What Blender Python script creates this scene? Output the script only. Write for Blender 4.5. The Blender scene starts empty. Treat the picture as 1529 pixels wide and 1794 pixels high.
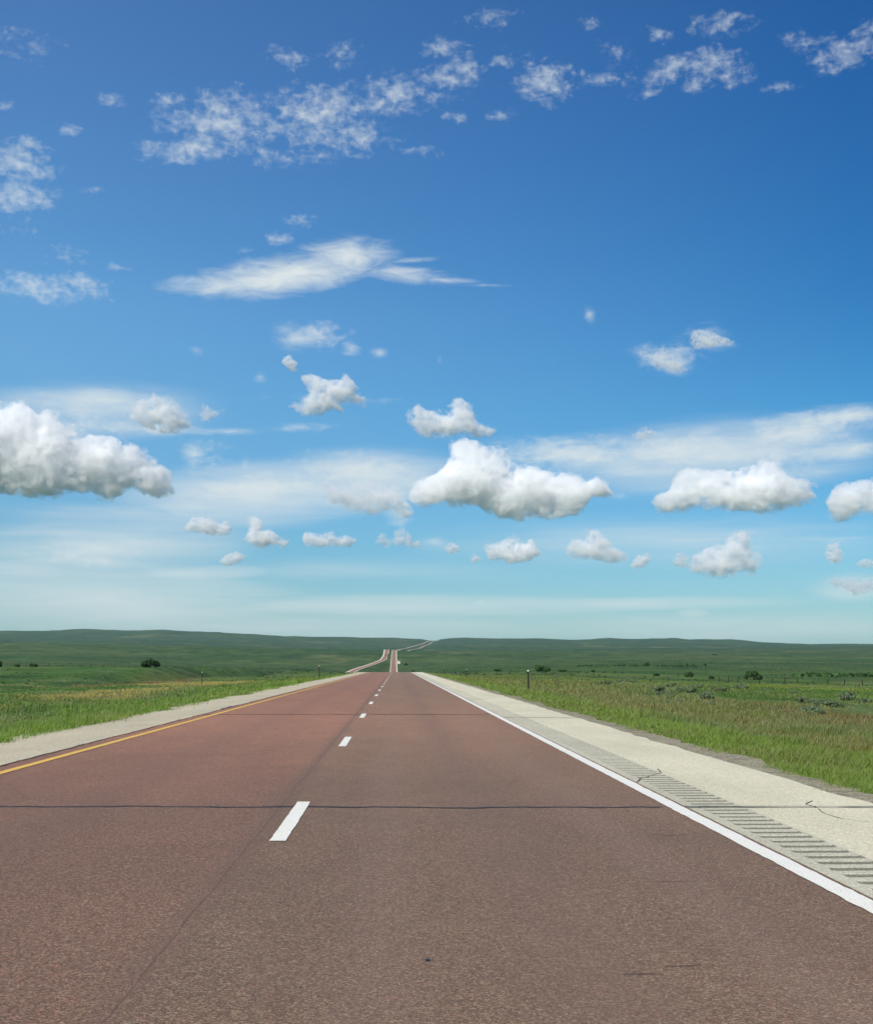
import bpy, bmesh, math, random
import numpy as np
from mathutils import Matrix, Vector, noise as mnoise
random.seed(7); RNG = np.random.default_rng(11)
SC = bpy.context.scene
COL = SC.collection

# ------------------------------------------------------------------ camera
FPX, VX, VY, CX, CY = 2310.0, 695.0, 1165.0, 764.5, 897.0      # focal length and road vanishing point in photo pixels
EYE = 1.4
PITCH = math.atan((VY - CY) / FPX)
YAW = math.atan((CX - VX) / FPX * math.cos(PITCH))
cam_d = bpy.data.cameras.new('camera'); cam = bpy.data.objects.new('camera', cam_d); COL.objects.link(cam)
cam_d.sensor_fit = 'HORIZONTAL'; cam_d.sensor_width = 36; cam_d.lens = FPX / 1529 * 36
cam_d.clip_start = 0.1; cam_d.clip_end = 200000
CAM_R = Matrix.Rotation(-YAW, 3, 'Z') @ Matrix.Rotation(math.pi / 2 + PITCH, 3, 'X')
cam.matrix_world = Matrix.Translation((0, 0, EYE)) @ CAM_R.to_4x4()
SC.camera = cam
SC.view_settings.view_transform = 'Standard'; SC.view_settings.look = 'None'
SC.view_settings.gamma = 1; SC.view_settings.exposure = 0
SC.render.film_transparent = False
cy = SC.cycles
cy.use_denoising = True; cy.volume_bounces = 24; cy.max_bounces = 24; cy.diffuse_bounces = 3; cy.glossy_bounces = 2
cy.transparent_max_bounces = 24; cy.use_adaptive_sampling = True; cy.adaptive_threshold = 0.015
cy.sample_clamp_indirect = 6

def pix_dir(px, py):
    v = CAM_R @ Vector(((px - CX) / FPX, -(py - CY) / FPX, -1))
    return v.normalized()

# ------------------------------------------------------------------ sun
SUN_EL, SUN_AZ = 42.0, -148.0        # azimuth measured clockwise from the road direction (+Y)
el, az = math.radians(SUN_EL), math.radians(SUN_AZ)
sun_dir = Vector((math.sin(az) * math.cos(el), math.cos(az) * math.cos(el), math.sin(el)))
sd = bpy.data.lights.new('sun', 'SUN'); sd.energy = 5.0; sd.angle = math.radians(0.53); sd.color = (1.0, 0.93, 0.79)
sun = bpy.data.objects.new('sun', sd); COL.objects.link(sun)
sun.rotation_euler = sun_dir.to_track_quat('Z', 'Y').to_euler()

# ------------------------------------------------------------------ node helper
class NT:
    def __init__(self, tree):
        self.t = tree; tree.nodes.clear()
    def n(self, typ, **kw):
        nd = self.t.nodes.new(typ)
        for k, v in kw.items():
            if k.startswith('i_'): self.set(nd.inputs[k[2:].replace('_', ' ')], v)
            else: setattr(nd, k, v)
        return nd
    def set(self, sock, v):
        if isinstance(v, bpy.types.NodeSocket): self.t.links.new(v, sock)
        elif hasattr(sock.default_value, '__len__') and not hasattr(v, '__len__'): sock.default_value = (v,) * len(sock.default_value)
        elif hasattr(v, '__len__') and len(sock.default_value) == 4 and len(v) == 3: sock.default_value = (*v, 1)
        else: sock.default_value = v
    def m(self, op, a, b=None, c=None, clamp=False):
        nd = self.t.nodes.new('ShaderNodeMath'); nd.operation = op; nd.use_clamp = clamp
        for i, v in enumerate((a, b, c)):
            if v is not None: self.set(nd.inputs[i], v)
        return nd.outputs[0]
    def vm(self, op, a, b=None, out=0):
        nd = self.t.nodes.new('ShaderNodeVectorMath'); nd.operation = op
        self.set(nd.inputs[0], a)
        if b is not None: self.set(nd.inputs[1] if op != 'SCALE' else nd.inputs['Scale'], b)
        return nd.outputs[out]
    def mix(self, f, a, b, mode='MIX'):
        nd = self.t.nodes.new('ShaderNodeMix'); nd.data_type = 'RGBA'; nd.blend_type = mode
        self.set(nd.inputs[0], f); self.set(nd.inputs[6], a); self.set(nd.inputs[7], b)
        return nd.outputs[2]
    def mapr(self, v, a, b, c=0.0, d=1.0, smooth=False):
        nd = self.t.nodes.new('ShaderNodeMapRange'); nd.clamp = True
        if smooth: nd.interpolation_type = 'SMOOTHSTEP'
        for i, x in enumerate((v, a, b, c, d)): self.set(nd.inputs[i], x)
        return nd.outputs[0]
    def noise(self, vec, scale, detail=3, rough=0.55, dist=0.0, color=False):
        nd = self.n('ShaderNodeTexNoise'); self.set(nd.inputs['Vector'], vec)
        nd.inputs['Scale'].default_value = scale; nd.inputs['Detail'].default_value = detail
        nd.inputs['Roughness'].default_value = rough; nd.inputs['Distortion'].default_value = dist
        return nd.outputs['Color' if color else 'Fac']
    def mapping(self, vec, loc=(0, 0, 0), rot=(0, 0, 0), scale=(1, 1, 1), typ='POINT'):
        nd = self.n('ShaderNodeMapping', vector_type=typ); self.set(nd.inputs[0], vec)
        if typ == 'POINT' or typ == 'TEXTURE': nd.inputs['Location'].default_value = loc
        nd.inputs['Rotation'].default_value = rot; nd.inputs['Scale'].default_value = scale
        return nd.outputs[0]

# ------------------------------------------------------------------ world: Nishita sky with thin high clouds
world = bpy.data.worlds.new('World'); SC.world = world; world.use_nodes = True
W = NT(world.node_tree)
sky = W.n('ShaderNodeTexSky', sky_type='NISHITA', sun_disc=False)
sky.sun_elevation = el; sky.sun_rotation = az; sky.altitude = 900; sky.air_density = 1.0; sky.dust_density = 0.6; sky.ozone_density = 1.6
dirv = W.n('ShaderNodeTexCoord').outputs['Generated']
sx = W.n('ShaderNodeSeparateXYZ'); W.set(sx.inputs[0], dirv)
DX, DY, DZ = sx.outputs
azn = W.m('ARCTAN2', DX, DY); eln = W.m('ARCSINE', DZ)
azd = W.m('MULTIPLY', azn, 180 / math.pi); eld = W.m('MULTIPLY', eln, 180 / math.pi)
comb = W.n('ShaderNodeCombineXYZ'); W.set(comb.inputs[0], azd); W.set(comb.inputs[1], eld)
AE = comb.outputs[0]                                              # (azimuth, elevation) in degrees
def px_ae(px, py):
    v = pix_dir(px, py)
    return math.degrees(math.atan2(v.x, v.y)), math.degrees(math.asin(v.z))
DEG = 1 / 40.3                                                   # degrees per photo pixel
def blobs(lst):
    """sum of soft ellipses; each (px, py, half width, half height, tilt deg, weight) in the sky"""
    acc = None
    for (px, py, a, b, rot, w) in lst:
        x, y = px_ae(px, py)
        mp = W.mapping(AE, loc=(x, y, 0), rot=(0, 0, math.radians(-rot)), scale=(a * DEG, b * DEG, 1), typ='TEXTURE')
        g = W.n('ShaderNodeTexGradient', gradient_type='SPHERICAL'); W.set(g.inputs[0], mp)
        s = W.m('MULTIPLY', g.outputs['Fac'], w)
        acc = s if acc is None else W.m('MAXIMUM', acc, s)
    return acc
# (A) high broken cloudlets
A = [(390,215,150,75,-8,1.0),(330,262,120,32,-6,.95),(560,200,150,70,-10,.95),(690,165,110,50,-6,.9),(620,235,110,48,0,.8),(200,178,40,18,10,.7),
     (300,178,60,20,0,.75),(500,102,60,26,12,.7),(600,95,60,30,0,.55),(780,85,70,30,0,.75),(790,135,85,45,-14,.85),(890,103,60,22,-8,.6),
     (955,142,75,48,5,1.0),(880,201,42,16,-5,.75),(1065,135,90,26,4,.55),(1170,122,75,30,-22,.9),(1240,108,80,36,0,.9),(1290,128,50,30,0,.8),(1220,148,40,20,-10,.85),
     (1140,162,50,16,0,.5),(1265,40,85,32,4,.65),(1155,62,42,17,18,.65),(1420,75,60,30,0,.55),(1380,68,30,16,0,.7),(1470,98,75,38,0,.85),(1520,70,60,50,0,.6),
     (1370,150,50,16,0,.5),(1080,85,60,24,8,.5),(1030,38,40,22,0,.45),(860,30,90,30,0,.42),(40,80,90,40,0,.38),(30,285,90,50,0,1.0),(30,340,90,42,-4,1.0),(50,250,50,16,0,.8),
     (120,228,30,16,0,.6),(160,333,32,12,0,.5),(525,385,42,20,0,.75),(487,420,38,20,-12,.7),(430,440,26,12,-8,.6),(10,185,26,12,0,.6),(560,270,60,22,5,.8),
     (480,275,120,30,0,.55),(730,265,70,20,0,.42),(30,395,80,30,0,.4),(120,450,60,26,0,.5),(70,505,120,34,3,.95),(150,500,80,30,10,.8),(210,468,40,12,0,.5),(800,205,50,20,0,.4),
     (1000,790,200,38,-3,.85),(1200,790,180,40,2,.8),(1430,745,170,36,-4,.9),(1350,800,150,34,0,.75),(610,825,150,46,0,.85),(450,850,160,36,-4,.7),(160,735,120,40,0,.7),(120,975,110,34,6,.7),(360,790,60,50,0,.6),(560,585,80,34,8,.85),(1180,620,90,36,0,.75)]
# (B) soft wispy patches
B = [(500,482,240,46,-9,1.45),(400,500,150,34,-3,1.15),(605,452,130,50,-4,1.25),(700,478,130,24,5,1.0),(720,456,80,9,-4,.75),(775,490,110,9,3,.8),(850,499,80,6,2,.5),
     (180,700,190,36,-3,.85),(270,752,180,18,1,.85),(400,755,130,12,-1,.62),(520,750,110,14,-2,.65),(90,755,120,26,0,.5),
     (520,590,75,32,0,.78),(500,578,45,20,0,.7),(615,612,28,26,20,.66),(665,618,24,18,10,.75),(455,660,24,16,10,.6),(345,615,24,14,12,.55),(1032,550,18,28,-18,.7),
     (1150,625,80,32,14,.72),(1180,640,52,32,0,.85),(1240,592,70,36,8,.7),(340,795,34,60,0,.75),(430,812,16,22,0,.6),(770,632,10,14,0,.4),(45,610,18,16,0,.35),
     (450,860,260,46,-4,.85),(640,820,170,48,0,.8),(330,885,130,26,-4,.7),(1000,795,250,46,3,.95),(1180,785,230,46,-2,.95),(1400,760,150,40,-4,1.0),
     (1470,730,210,30,-3,1.05),(1500,785,140,30,0,.9),(1110,825,130,24,0,.7),(1390,830,140,22,0,.5),(600,700,400,16,1,.35),(1100,560,10,10,0,.1),
     (1440,945,180,9,0,.55),(1240,945,110,7,0,.42),(170,960,150,44,4,.62),(180,985,70,24,14,.72),(690,870,50,40,0,.8),(735,845,60,70,0,.7),(640,870,110,42,0,.95),(700,900,40,40,0,.85),
     (1090,870,40,20,0,.5),(760,950,60,28,10,.6)]
# (C) veils low over the plain
C = [(470,865,330,70,-5,1.1),(650,835,230,60,0,1.0),(180,960,320,70,-3,.9),(1250,800,380,80,-2,.9),(160,720,260,60,-2,.7),(1150,950,500,60,0,.5),(180,1050,420,80,2,1.0),(330,1005,190,20,-3,.9),(50,1000,240,46,3,.7),(700,1062,560,26,0,.8),(1100,1058,380,16,0,.7),(600,1000,500,30,0,.3),
     (230,900,280,30,-2,.55),(840,1056,30,10,0,.9),(1215,1074,40,12,0,.8),(500,1100,900,40,0,.5),(1300,1100,500,40,0,.5),(1490,1030,80,30,0,.7)]
mA, mB, mC = blobs(A), blobs(B), blobs(C)
nA = W.noise(W.mapping(AE, scale=(.85, 1.7, 1), rot=(0, 0, .16)), 1.15, 4, .52, .5)
nA2 = W.noise(W.mapping(AE, scale=(1, 1.25, 1), loc=(9, 3, 0)), 2.5, 4, .55, .3)
fA = W.m('ADD', W.m('MULTIPLY', nA, .65), W.m('MULTIPLY', nA2, .65))
dA = W.mapr(W.m('ADD', W.m('MULTIPLY', W.m('POWER', mA, .6), .56), fA), .84, 1.50, smooth=True)
dA = W.m('MULTIPLY', dA, .74)
nB = W.noise(W.mapping(AE, scale=(.55, 1.7, 1), rot=(0, 0, -.08), loc=(3, 1, 0)), 1.1, 9, .62, .7)
dB = W.mapr(W.m('ADD', W.m('MULTIPLY', W.m('POWER', mB, .75), .75), W.m('MULTIPLY', nB, .80)), .60, 1.42, smooth=True)
dB = W.m('MULTIPLY', dB, .95)
nC = W.noise(W.mapping(AE, scale=(.10, 1.0, 1)), 1.6, 6, .55, .4)
dC = W.m('MULTIPLY', W.m('MULTIPLY', W.mapr(W.m('ADD', W.m('POWER', mC, .8), W.m('MULTIPLY', nC, .9)), .45, 1.5), W.mapr(mC, 0, .3)), .74)
dens = W.m('SUBTRACT', 1, W.m('MULTIPLY', W.m('MULTIPLY', W.m('SUBTRACT', 1, dA), W.m('SUBTRACT', 1, dB)), W.m('SUBTRACT', 1, dC)))
# grade of the clear sky with elevation
cr = W.n('ShaderNodeValToRGB'); W.set(cr.inputs[0], W.m('DIVIDE', eld, 40, clamp=True))
def stops(node, lst):
    el_ = node.color_ramp.elements
    while len(el_) > 1: el_.remove(el_[-1])
    el_[0].position = lst[0][0]; el_[0].color = (*lst[0][1], 1)
    for p, c in lst[1:]:
        e = el_.new(p); e.color = (*c, 1)
SKYGRADE = [(0.0, (.54, .72, .82)), (.075, (.49, .76, .88)), (.16, (.38, .77, .96)), (.28, (.29, .78, 1.0)), (.44, (.225, .72, 1.03)), (.62, (.22, .68, 1.07)), (1.0, (.22, .66, 1.12))]
stops(cr, SKYGRADE)
clear = W.mix(1.0, sky.outputs[0], cr.outputs[0], 'MULTIPLY')
# the sky pales towards the sun's side and deepens away from it
side = W.mapr(azd, -16, 20)
sidecol = W.mix(side, (2.9, 1.62, 1.38), (.62, .82, .93))
clear = W.mix(W.mapr(eld, 5, 15), clear, W.mix(1.0, clear, sidecol, 'MULTIPLY'))
cloudcol = W.n('ShaderNodeRGB'); cloudcol.outputs[0].default_value = (7.6, 8.2, 8.2, 1)
skymix = W.mix(dens, clear, cloudcol.outputs[0])
bg = W.n('ShaderNodeBackground'); W.set(bg.inputs[0], skymix); bg.inputs[1].default_value = 0.10
wo = W.n('ShaderNodeOutputWorld'); W.t.links.new(bg.outputs[0], wo.inputs[0])

# ------------------------------------------------------------------ object helpers
def tag(o, label=None, cat=None, group=None, kind=None):
    if label: o['label'] = label
    if cat: o['category'] = cat
    if group: o['group'] = group
    if kind: o['kind'] = kind
    return o
def mesh_np(name, V, F, mat=None, parent=None, cols=None, smooth=False):
    V = np.asarray(V, dtype=np.float32); F = np.asarray(F, dtype=np.int32)
    me = bpy.data.meshes.new(name); nv, nf, k = len(V), len(F), F.shape[1]
    me.vertices.add(nv); me.vertices.foreach_set('co', V.ravel())
    me.loops.add(nf * k); me.loops.foreach_set('vertex_index', F.ravel())
    me.polygons.add(nf); me.polygons.foreach_set('loop_start', np.arange(0, nf * k, k, dtype=np.int32))
    me.polygons.foreach_set('use_smooth', np.full(nf, smooth, dtype=bool))
    me.update(calc_edges=True)
    if cols is not None:
        ca = me.color_attributes.new('cover', 'FLOAT_COLOR', 'POINT')
        ca.data.foreach_set('color', np.concatenate([cols, np.ones((nv, 1))], 1).astype(np.float32).ravel())
    o = bpy.data.objects.new(name, me); COL.objects.link(o)
    if mat: me.materials.append(mat)
    if parent: o.parent = parent
    return o
def empty(name, loc, rz=0):
    o = bpy.data.objects.new(name, None); COL.objects.link(o); o.location = loc; o.rotation_euler = (0, 0, rz); o.empty_display_size = .2
    return o
def bm_obj(name, bm, mat, parent=None, smooth=False):
    me = bpy.data.meshes.new(name); bmesh.ops.recalc_face_normals(bm, faces=bm.faces); bm.to_mesh(me); bm.free()
    for p in me.polygons: p.use_smooth = smooth
    me.materials.append(mat)
    o = bpy.data.objects.new(name, me); COL.objects.link(o)
    if parent: o.parent = parent
    return o
def copy_tree(o, parent=None):
    c = o.copy(); COL.objects.link(c); c.parent = parent
    for ch in list(o.children): copy_tree(ch, c)
    return c
def material(name):
    m = bpy.data.materials.new(name); m.use_nodes = True; return m, NT(m.node_tree)
def principled(N, color, rough=.8, normal=None, spec=.3, metal=0.0):
    p = N.n('ShaderNodeBsdfPrincipled'); N.set(p.inputs['Base Color'], color); N.set(p.inputs['Roughness'], rough)
    p.inputs['Specular IOR Level'].default_value = spec; p.inputs['Metallic'].default_value = metal
    if normal is not None: N.set(p.inputs['Normal'], normal)
    return p.outputs[0]
def out(N, shader, vol=None):
    o = N.n('ShaderNodeOutputMaterial')
    if shader is not None: N.t.links.new(shader, o.inputs[0])
    if vol is not None: N.t.links.new(vol, o.inputs[1])
def bump(N, h, strength, dist):
    b = N.n('ShaderNodeBump'); N.set(b.inputs['Height'], h); b.inputs['Strength'].default_value = strength; b.inputs['Distance'].default_value = dist
    return b.outputs[0]
def flat_mat(name, color, rough=.7, spec=.3, metal=0.0, var=.12, scale=6):
    m, N = material(name); P = N.n('ShaderNodeTexCoord').outputs['Object']
    nz = N.noise(P, scale, 4, .6)
    c = N.mix(nz, tuple(x * (1 - var) for x in color), tuple(min(1, x * (1 + var)) for x in color))
    out(N, principled(N, c, rough, spec=spec, metal=metal)); return m

# ------------------------------------------------------------------ noise on arrays
def _h(i, j, s):
    n = (i * 374761393 + j * 668265263 + s * 1274126177) & 0xffffffff
    n = ((n ^ (n >> 13)) * 1274126177) & 0xffffffff
    return ((n ^ (n >> 16)) & 0xffff) / 65535.0
def vnoise(x, y, s=0):
    x = np.asarray(x, float); y = np.asarray(y, float)
    i = np.floor(x).astype(np.int64); j = np.floor(y).astype(np.int64); fx = x - i; fy = y - j
    fx = fx * fx * (3 - 2 * fx); fy = fy * fy * (3 - 2 * fy)
    a, b, c, d = _h(i, j, s), _h(i + 1, j, s), _h(i, j + 1, s), _h(i + 1, j + 1, s)
    return (a * (1 - fx) + b * fx) * (1 - fy) + (c * (1 - fx) + d * fx) * fy
def fbm(x, y, s=0, o=4):
    t = 0; a = .5; tot = 0
    for k in range(o):
        t = t + a * vnoise(x * 2 ** k + 17.3 * k, y * 2 ** k - 9.1 * k, s + k); tot += a; a *= .55
    return t / tot
def sst(a, b, v):
    t = np.clip((v - a) / (b - a), 0, 1); return t * t * (3 - 2 * t)
def pchip(xs, ys, x):
    xs = np.asarray(xs, float); ys = np.asarray(ys, float); h = np.diff(xs); dl = np.diff(ys) / h
    m = np.zeros(len(xs)); m[0] = dl[0]; m[-1] = dl[-1]
    for i in range(1, len(xs) - 1):
        if dl[i - 1] * dl[i] > 0:
            w1 = 2 * h[i] + h[i - 1]; w2 = h[i] + 2 * h[i - 1]; m[i] = (w1 + w2) / (w1 / dl[i - 1] + w2 / dl[i])
    x = np.asarray(x, float); k = np.clip(np.searchsorted(xs, x) - 1, 0, len(xs) - 2)
    t = np.clip((x - xs[k]) / h[k], 0, 1)
    return ((1 + 2 * t) * (1 - t) ** 2 * ys[k] + t * (1 - t) ** 2 * h[k] * m[k] + t * t * (3 - 2 * t) * ys[k + 1] + t * t * (t - 1) * h[k] * m[k + 1])

# ------------------------------------------------------------------ the two carriageways in plan and profile
F2, FX2 = 2340.0, 2325.0
R_X = [(-3000, 0), (300, 0), (900, -1.5), (2000, -3.6), (3300, -5), (4200, 8), (5500, 54), (6000, 101), (6800, 143), (7600, 183), (8600, 236), (9300, 290)]
R_Z = [(-3000, 0), (255, 0), (285, -.45), (320, -1.4), (400, -4.2), (700, -12), (1200, -18), (1700, -13.8), (2000, -9.0), (2400, 3), (3000, 28), (3300, 38.3), (3400, 39), (3700, 36), (4300, 30),
       (5000, 48), (5500, 62), (6000, 75.5), (6800, 98.5), (7600, 118), (8600, 151), (9300, 172)]
L_X = [(-3000, -60), (400, -60), (1000, -66), (1500, -66), (1900, -58), (2100, -49), (2400, -36), (2700, -26.5), (3000, -24), (3350, -25), (4200, -12), (5500, 12), (6000, 43), (6500, 75), (7000, 106), (7600, 144), (8600, 200), (9300, 250)]
L_Z = [(-3000, -4.2), (217, -4.2), (319, -4.4), (481, -5.0), (700, -7), (1200, -12), (1700, -10), (1900, -5.4), (2100, -1), (2400, 5.5), (2700, 13), (3000, 24.2), (3350, 39.6), (3700, 36), (4300, 32),
       (5000, 50), (5500, 64), (6000, 76), (6500, 90), (7000, 104), (7600, 120), (8600, 151), (9300, 172)]
def prof(tab, y): return pchip([a for a, _ in tab], [b for _, b in tab], y)
RC = -1.2      # centre of the paved strip relative to R_X

# ------------------------------------------------------------------ terrain heights
KX = np.array([-600, -200, 0, 110, 150, 215, 290, 330, 400, 450, 500, 560, 620, 700, 745, 762, 790, 850, 950, 1010, 1070, 1110, 1150, 1190, 1210, 1250, 1290, 1340, 1420, 1529, 1700, 2300], float)
RIDGE = np.array([1110, 1108, 1107, 1106, 1102.5, 1106, 1104.5, 1108, 1110, 1113, 1116, 1118, 1118, 1119, 1121.5, 1123, 1120.5, 1118.5, 1119, 1121.5, 1119, 1121.5, 1120, 1119.5, 1122, 1121, 1121, 1125, 1129, 1130, 1129, 1126], float)
CXK = np.array([-600, 0, 200, 400, 560, 640, 690, 780, 900, 1100, 1300, 1529, 2300], float)
ROWS = [(300, [1184, 1184, 1184, 1183, 1182, 1182, 1182, 1183, 1185, 1189, 1193, 1194, 1194]),
        (500, [1168, 1168, 1168, 1171, 1176, 1181, 1183, 1180, 1177, 1180, 1184, 1186, 1186]),
        (900, [1166, 1167, 1168, 1171, 1176, 1180, 1181, 1177, 1172, 1173, 1176, 1177, 1177]),
        (1400, [1165, 1166, 1167, 1170, 1175, 1179, 1180, 1175, 1169, 1167, 1169, 1170, 1170]),
        (2000, [1159, 1159, 1161, 1165, 1170, 1173, 1175, 1169, 1163, 1160, 1162, 1163, 1163]),
        (2700, [1143, 1143, 1146, 1150, 1153, 1154, 1155, 1155, 1153, 1152, 1152, 1152, 1152]),
        (3350, [1129, 1129.5, 1131, 1135, 1138, 1139, 1140, 1141.5, 1143, 1144, 1145, 1145, 1145]),
        (4300, [1134, 1134, 1136, 1139, 1142, 1144, 1144, 1143, 1142, 1142, 1141, 1138, 1138]),
        (5500, [1127, 1127, 1129, 1133, 1138, 1139, 1139, 1138.5, 1137, 1137, 1138, 1136, 1136]),
        (7500, [1116, 1116, 1117, 1121, 1127, 1128, 1129, 1129, 1128, 1129, 1131, 1133, 1133])]
def build_table():
    ds = [r[0] for r in ROWS] + [9100, 10500, 14000, 30000]
    full = [np.interp(KX, CXK, r[1]) for r in ROWS] + [RIDGE, RIDGE + 7, RIDGE + 16, RIDGE + 30]
    S = np.linspace(math.log(300), math.log(30000), 500); M = np.array(full); T = np.zeros((500, len(KX)))
    for j in range(len(KX)): T[:, j] = pchip(np.log(ds), M[:, j], S)
    k = np.exp(-np.linspace(-2, 2, 9) ** 2); k /= k.sum()
    P = np.pad(T, ((4, 4), (0, 0)), 'edge'); T = sum(k[i] * P[i:i + 500] for i in range(9))
    fx = np.linspace(KX[0], KX[-1], 900); T2 = np.array([np.interp(fx, KX, T[i]) for i in range(500)])
    k = np.exp(-np.linspace(-2, 2, 7) ** 2); k /= k.sum(); P = np.pad(T2, ((0, 0), (3, 3)), 'edge')
    return S, fx, sum(k[i] * P[:, i:i + 900] for i in range(7))
TS, TX, TT = build_table()
def H(x, y, road=True):
    x = np.asarray(x, float); y = np.asarray(y, float)
    # near country, in metres
    xr = np.clip(x, 0, None); xl = np.clip(-x, 0, None)
    zr = np.interp(xr, [0, 5.6, 8, 12, 20, 40, 85, 140, 400], [0, -.05, -.35, -.85, -.7, -1.3, -2.5, -3.2, -5])
    zl = np.interp(xl, [0, 7.2, 9, 15, 26, 40, 50, 72, 90, 150, 400], [0, -.05, -.3, -1.0, -.9, -1.05, -4.0, -4.0, -2.2, -1.5, -1.0])
    side = sst(7, 16, np.abs(x))
    near = zr + zl + side * ((fbm(x / 26, y / 26, 3, 3) - .5) * 1.5 + (fbm(x / 6, y / 6, 8, 2) - .5) * .3)
    near = near + prof(R_Z, np.clip(y, 0, 320)) * 1.0
    yy = np.clip(y, 300, 29900); px = np.clip(VX + FX2 * x / yy, KX[0] + 1, KX[-1] - 1)
    fi = (np.log(yy) - TS[0]) / (TS[1] - TS[0]); fj = (px - TX[0]) / (TX[1] - TX[0])
    i = np.clip(fi.astype(int), 0, 498); j = np.clip(fj.astype(int), 0, 898); a = fi - i; b = fj - j
    Y = (TT[i, j] * (1 - b) + TT[i, j + 1] * b) * (1 - a) + (TT[i + 1, j] * (1 - b) + TT[i + 1, j + 1] * b) * a
    amp = np.interp(yy, [300, 1000, 3000, 6000, 9000, 12000], [.3, 1.2, 4.5, 12, 14, 12])
    rid = 1 - np.abs(2 * fbm(x / 900 + 5, y / 900, 21, 4) - 1) * 2
    far = EYE + (VY - Y) / F2 * yy + amp * (rid - .35) * .8 + amp * (fbm(x / 240, y / 300, 31, 4) - .5) * 1.2
    t = sst(260, 480, y)
    z = near * (1 - t) + far * t
    if road:
        ms, zs = [], []
        for XT, ZT, off in ((L_X, L_Z, 0), (R_X, R_Z, RC)):
            dx = np.abs(x - prof(XT, y) - off); o_ = 8 + 9 + np.clip(y, 0, 4000) * .006 + (6 if XT is L_X else 0)
            m = 1 - sst(8.0, o_, dx)
            if XT is R_X: m = m * sst(250, 300, y)
            ms.append(m); zs.append(prof(ZT, y))
        w0, w1 = ms[0] ** 6, ms[1] ** 6; mm = np.maximum(ms[0], ms[1])
        z = z * (1 - mm) + (zs[0] * w0 + zs[1] * w1) / (w0 + w1 + 1e-9) * mm
        z = z - .06 - .0004 * np.clip(y - 300, 0, 9000) * np.maximum(np.abs(x - prof(R_X, y) - RC) < 12, np.abs(x - prof(L_X, y)) < 12)
    return z

# ground cover colour (albedo) as a function of place
def cover(x, y):
    x = np.asarray(x, float); y = np.asarray(y, float)
    G = lambda *c: np.array(c)[None, :]
    n1 = fbm(x / 34, y / 60, 41, 4)[:, None]; n2 = fbm(x / 9, y / 14, 51, 4)[:, None]; n3 = fbm(x / 300, y / 380, 61, 4)[:, None]; n4 = fbm(x / 3, y / 5, 71, 3)[:, None]
    c = G(.062, .110, .036) + (n3 - .5) * G(.05, .03, .02)
    c = c + (n1 - .5) * G(.10, .05, .03)
    sage = sst(.56, .66, n2); c = c * (1 - .5 * sage) + .5 * sage * G(.115, .145, .095)
    farf = sst(400, 1600, y)[:, None]; c = c * (1 - farf) + farf * (G(.052, .086, .034) + (n3 - .5) * G(.07, .045, .03) + (n1 - .5) * G(.035, .02, .015))
    f2 = sst(2600, 5000, y)[:, None]; c = c * (1 - .55 * f2) + .55 * f2 * G(.028, .056, .032)
    nm = 1 - sst(240, 380, y)[:, None]
    # right verge: lush strip, then rust-coloured seed heads, then sage
    xe = x[:, None]; ye = y[:, None]
    wob = (n2 - .5) * 5
    lush = nm * sst(4, 5.6, xe) * (1 - sst(8.0, 11.0, xe + wob)); c = c * (1 - lush) + lush * G(.092, .142, .040)
    rust = nm * sst(8.0, 10.5, xe + wob) * (1 - sst(15, 21, xe + wob * 1.6)) * (.10 + .90 * sst(.42, .66, n4)) * (.3 + .7 * sst(.38, .58, n2))
    c = c * (1 - .34 * rust) + .34 * rust * G(.155, .125, .055)
    brn = nm * sst(17, 20, xe + wob) * (1 - sst(23, 28, xe + wob)) * sst(.42, .6, n1) * (1 - sst(60, 90, ye)); c = c * (1 - .75 * brn) + .75 * brn * G(.105, .075, .055)
    yg = nm * sst(26, 34, xe) * sst(.50, .62, fbm(x / 14 + 3, y / 30, 91, 3)[:, None]); c = c * (1 - .6 * yg) + .6 * yg * G(.115, .150, .035)
    # median: green strip, straw band, then the far verge
    ll = nm * sst(6, 7.5, -xe) * (1 - sst(14, 19, -xe + wob * 1.5)); c = c * (1 - ll) + ll * (G(.075, .135, .030) + (n4 - .5) * G(.10, .06, .03))
    st = nm * sst(17, 22, -xe + wob * 1.4) * (1 - sst(30, 38, -xe)) * sst(.42, .58, n1); c = c * (1 - .75 * st) + .75 * st * G(.24, .20, .105)
    st2 = nm * sst(76, 80, -xe) * (1 - sst(88, 96, -xe)) * sst(.40, .55, n2); c = c * (1 - .8 * st2) + .8 * st2 * G(.34, .29, .17)
    br = (1 - sst(500, 700, ye)) * sst(40, 48, -xe) * (1 - sst(74, 82, -xe)); c = c * (1 - .5 * br) + .5 * br * G(.15, .13, .06)
    bs = sst(33, 35, -xe + (n4 - .5) * 3) * (1 - sst(39, 43, -xe + (n4 - .5) * 3)) * sst(125, 165, ye) * (1 - sst(330, 420, ye)); c = c * (1 - .85 * bs) + .85 * bs * G(.105, .080, .062)
    bare = sst(.66, .74, fbm(x / 160, y / 420, 101, 4)[:, None]) * sst(900, 1600, ye); c = c * (1 - .4 * bare) + .4 * bare * G(.17, .16, .09)
    return np.clip(c * np.array([1.0, 1.10, .80])[None, :], .012, .9)

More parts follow.
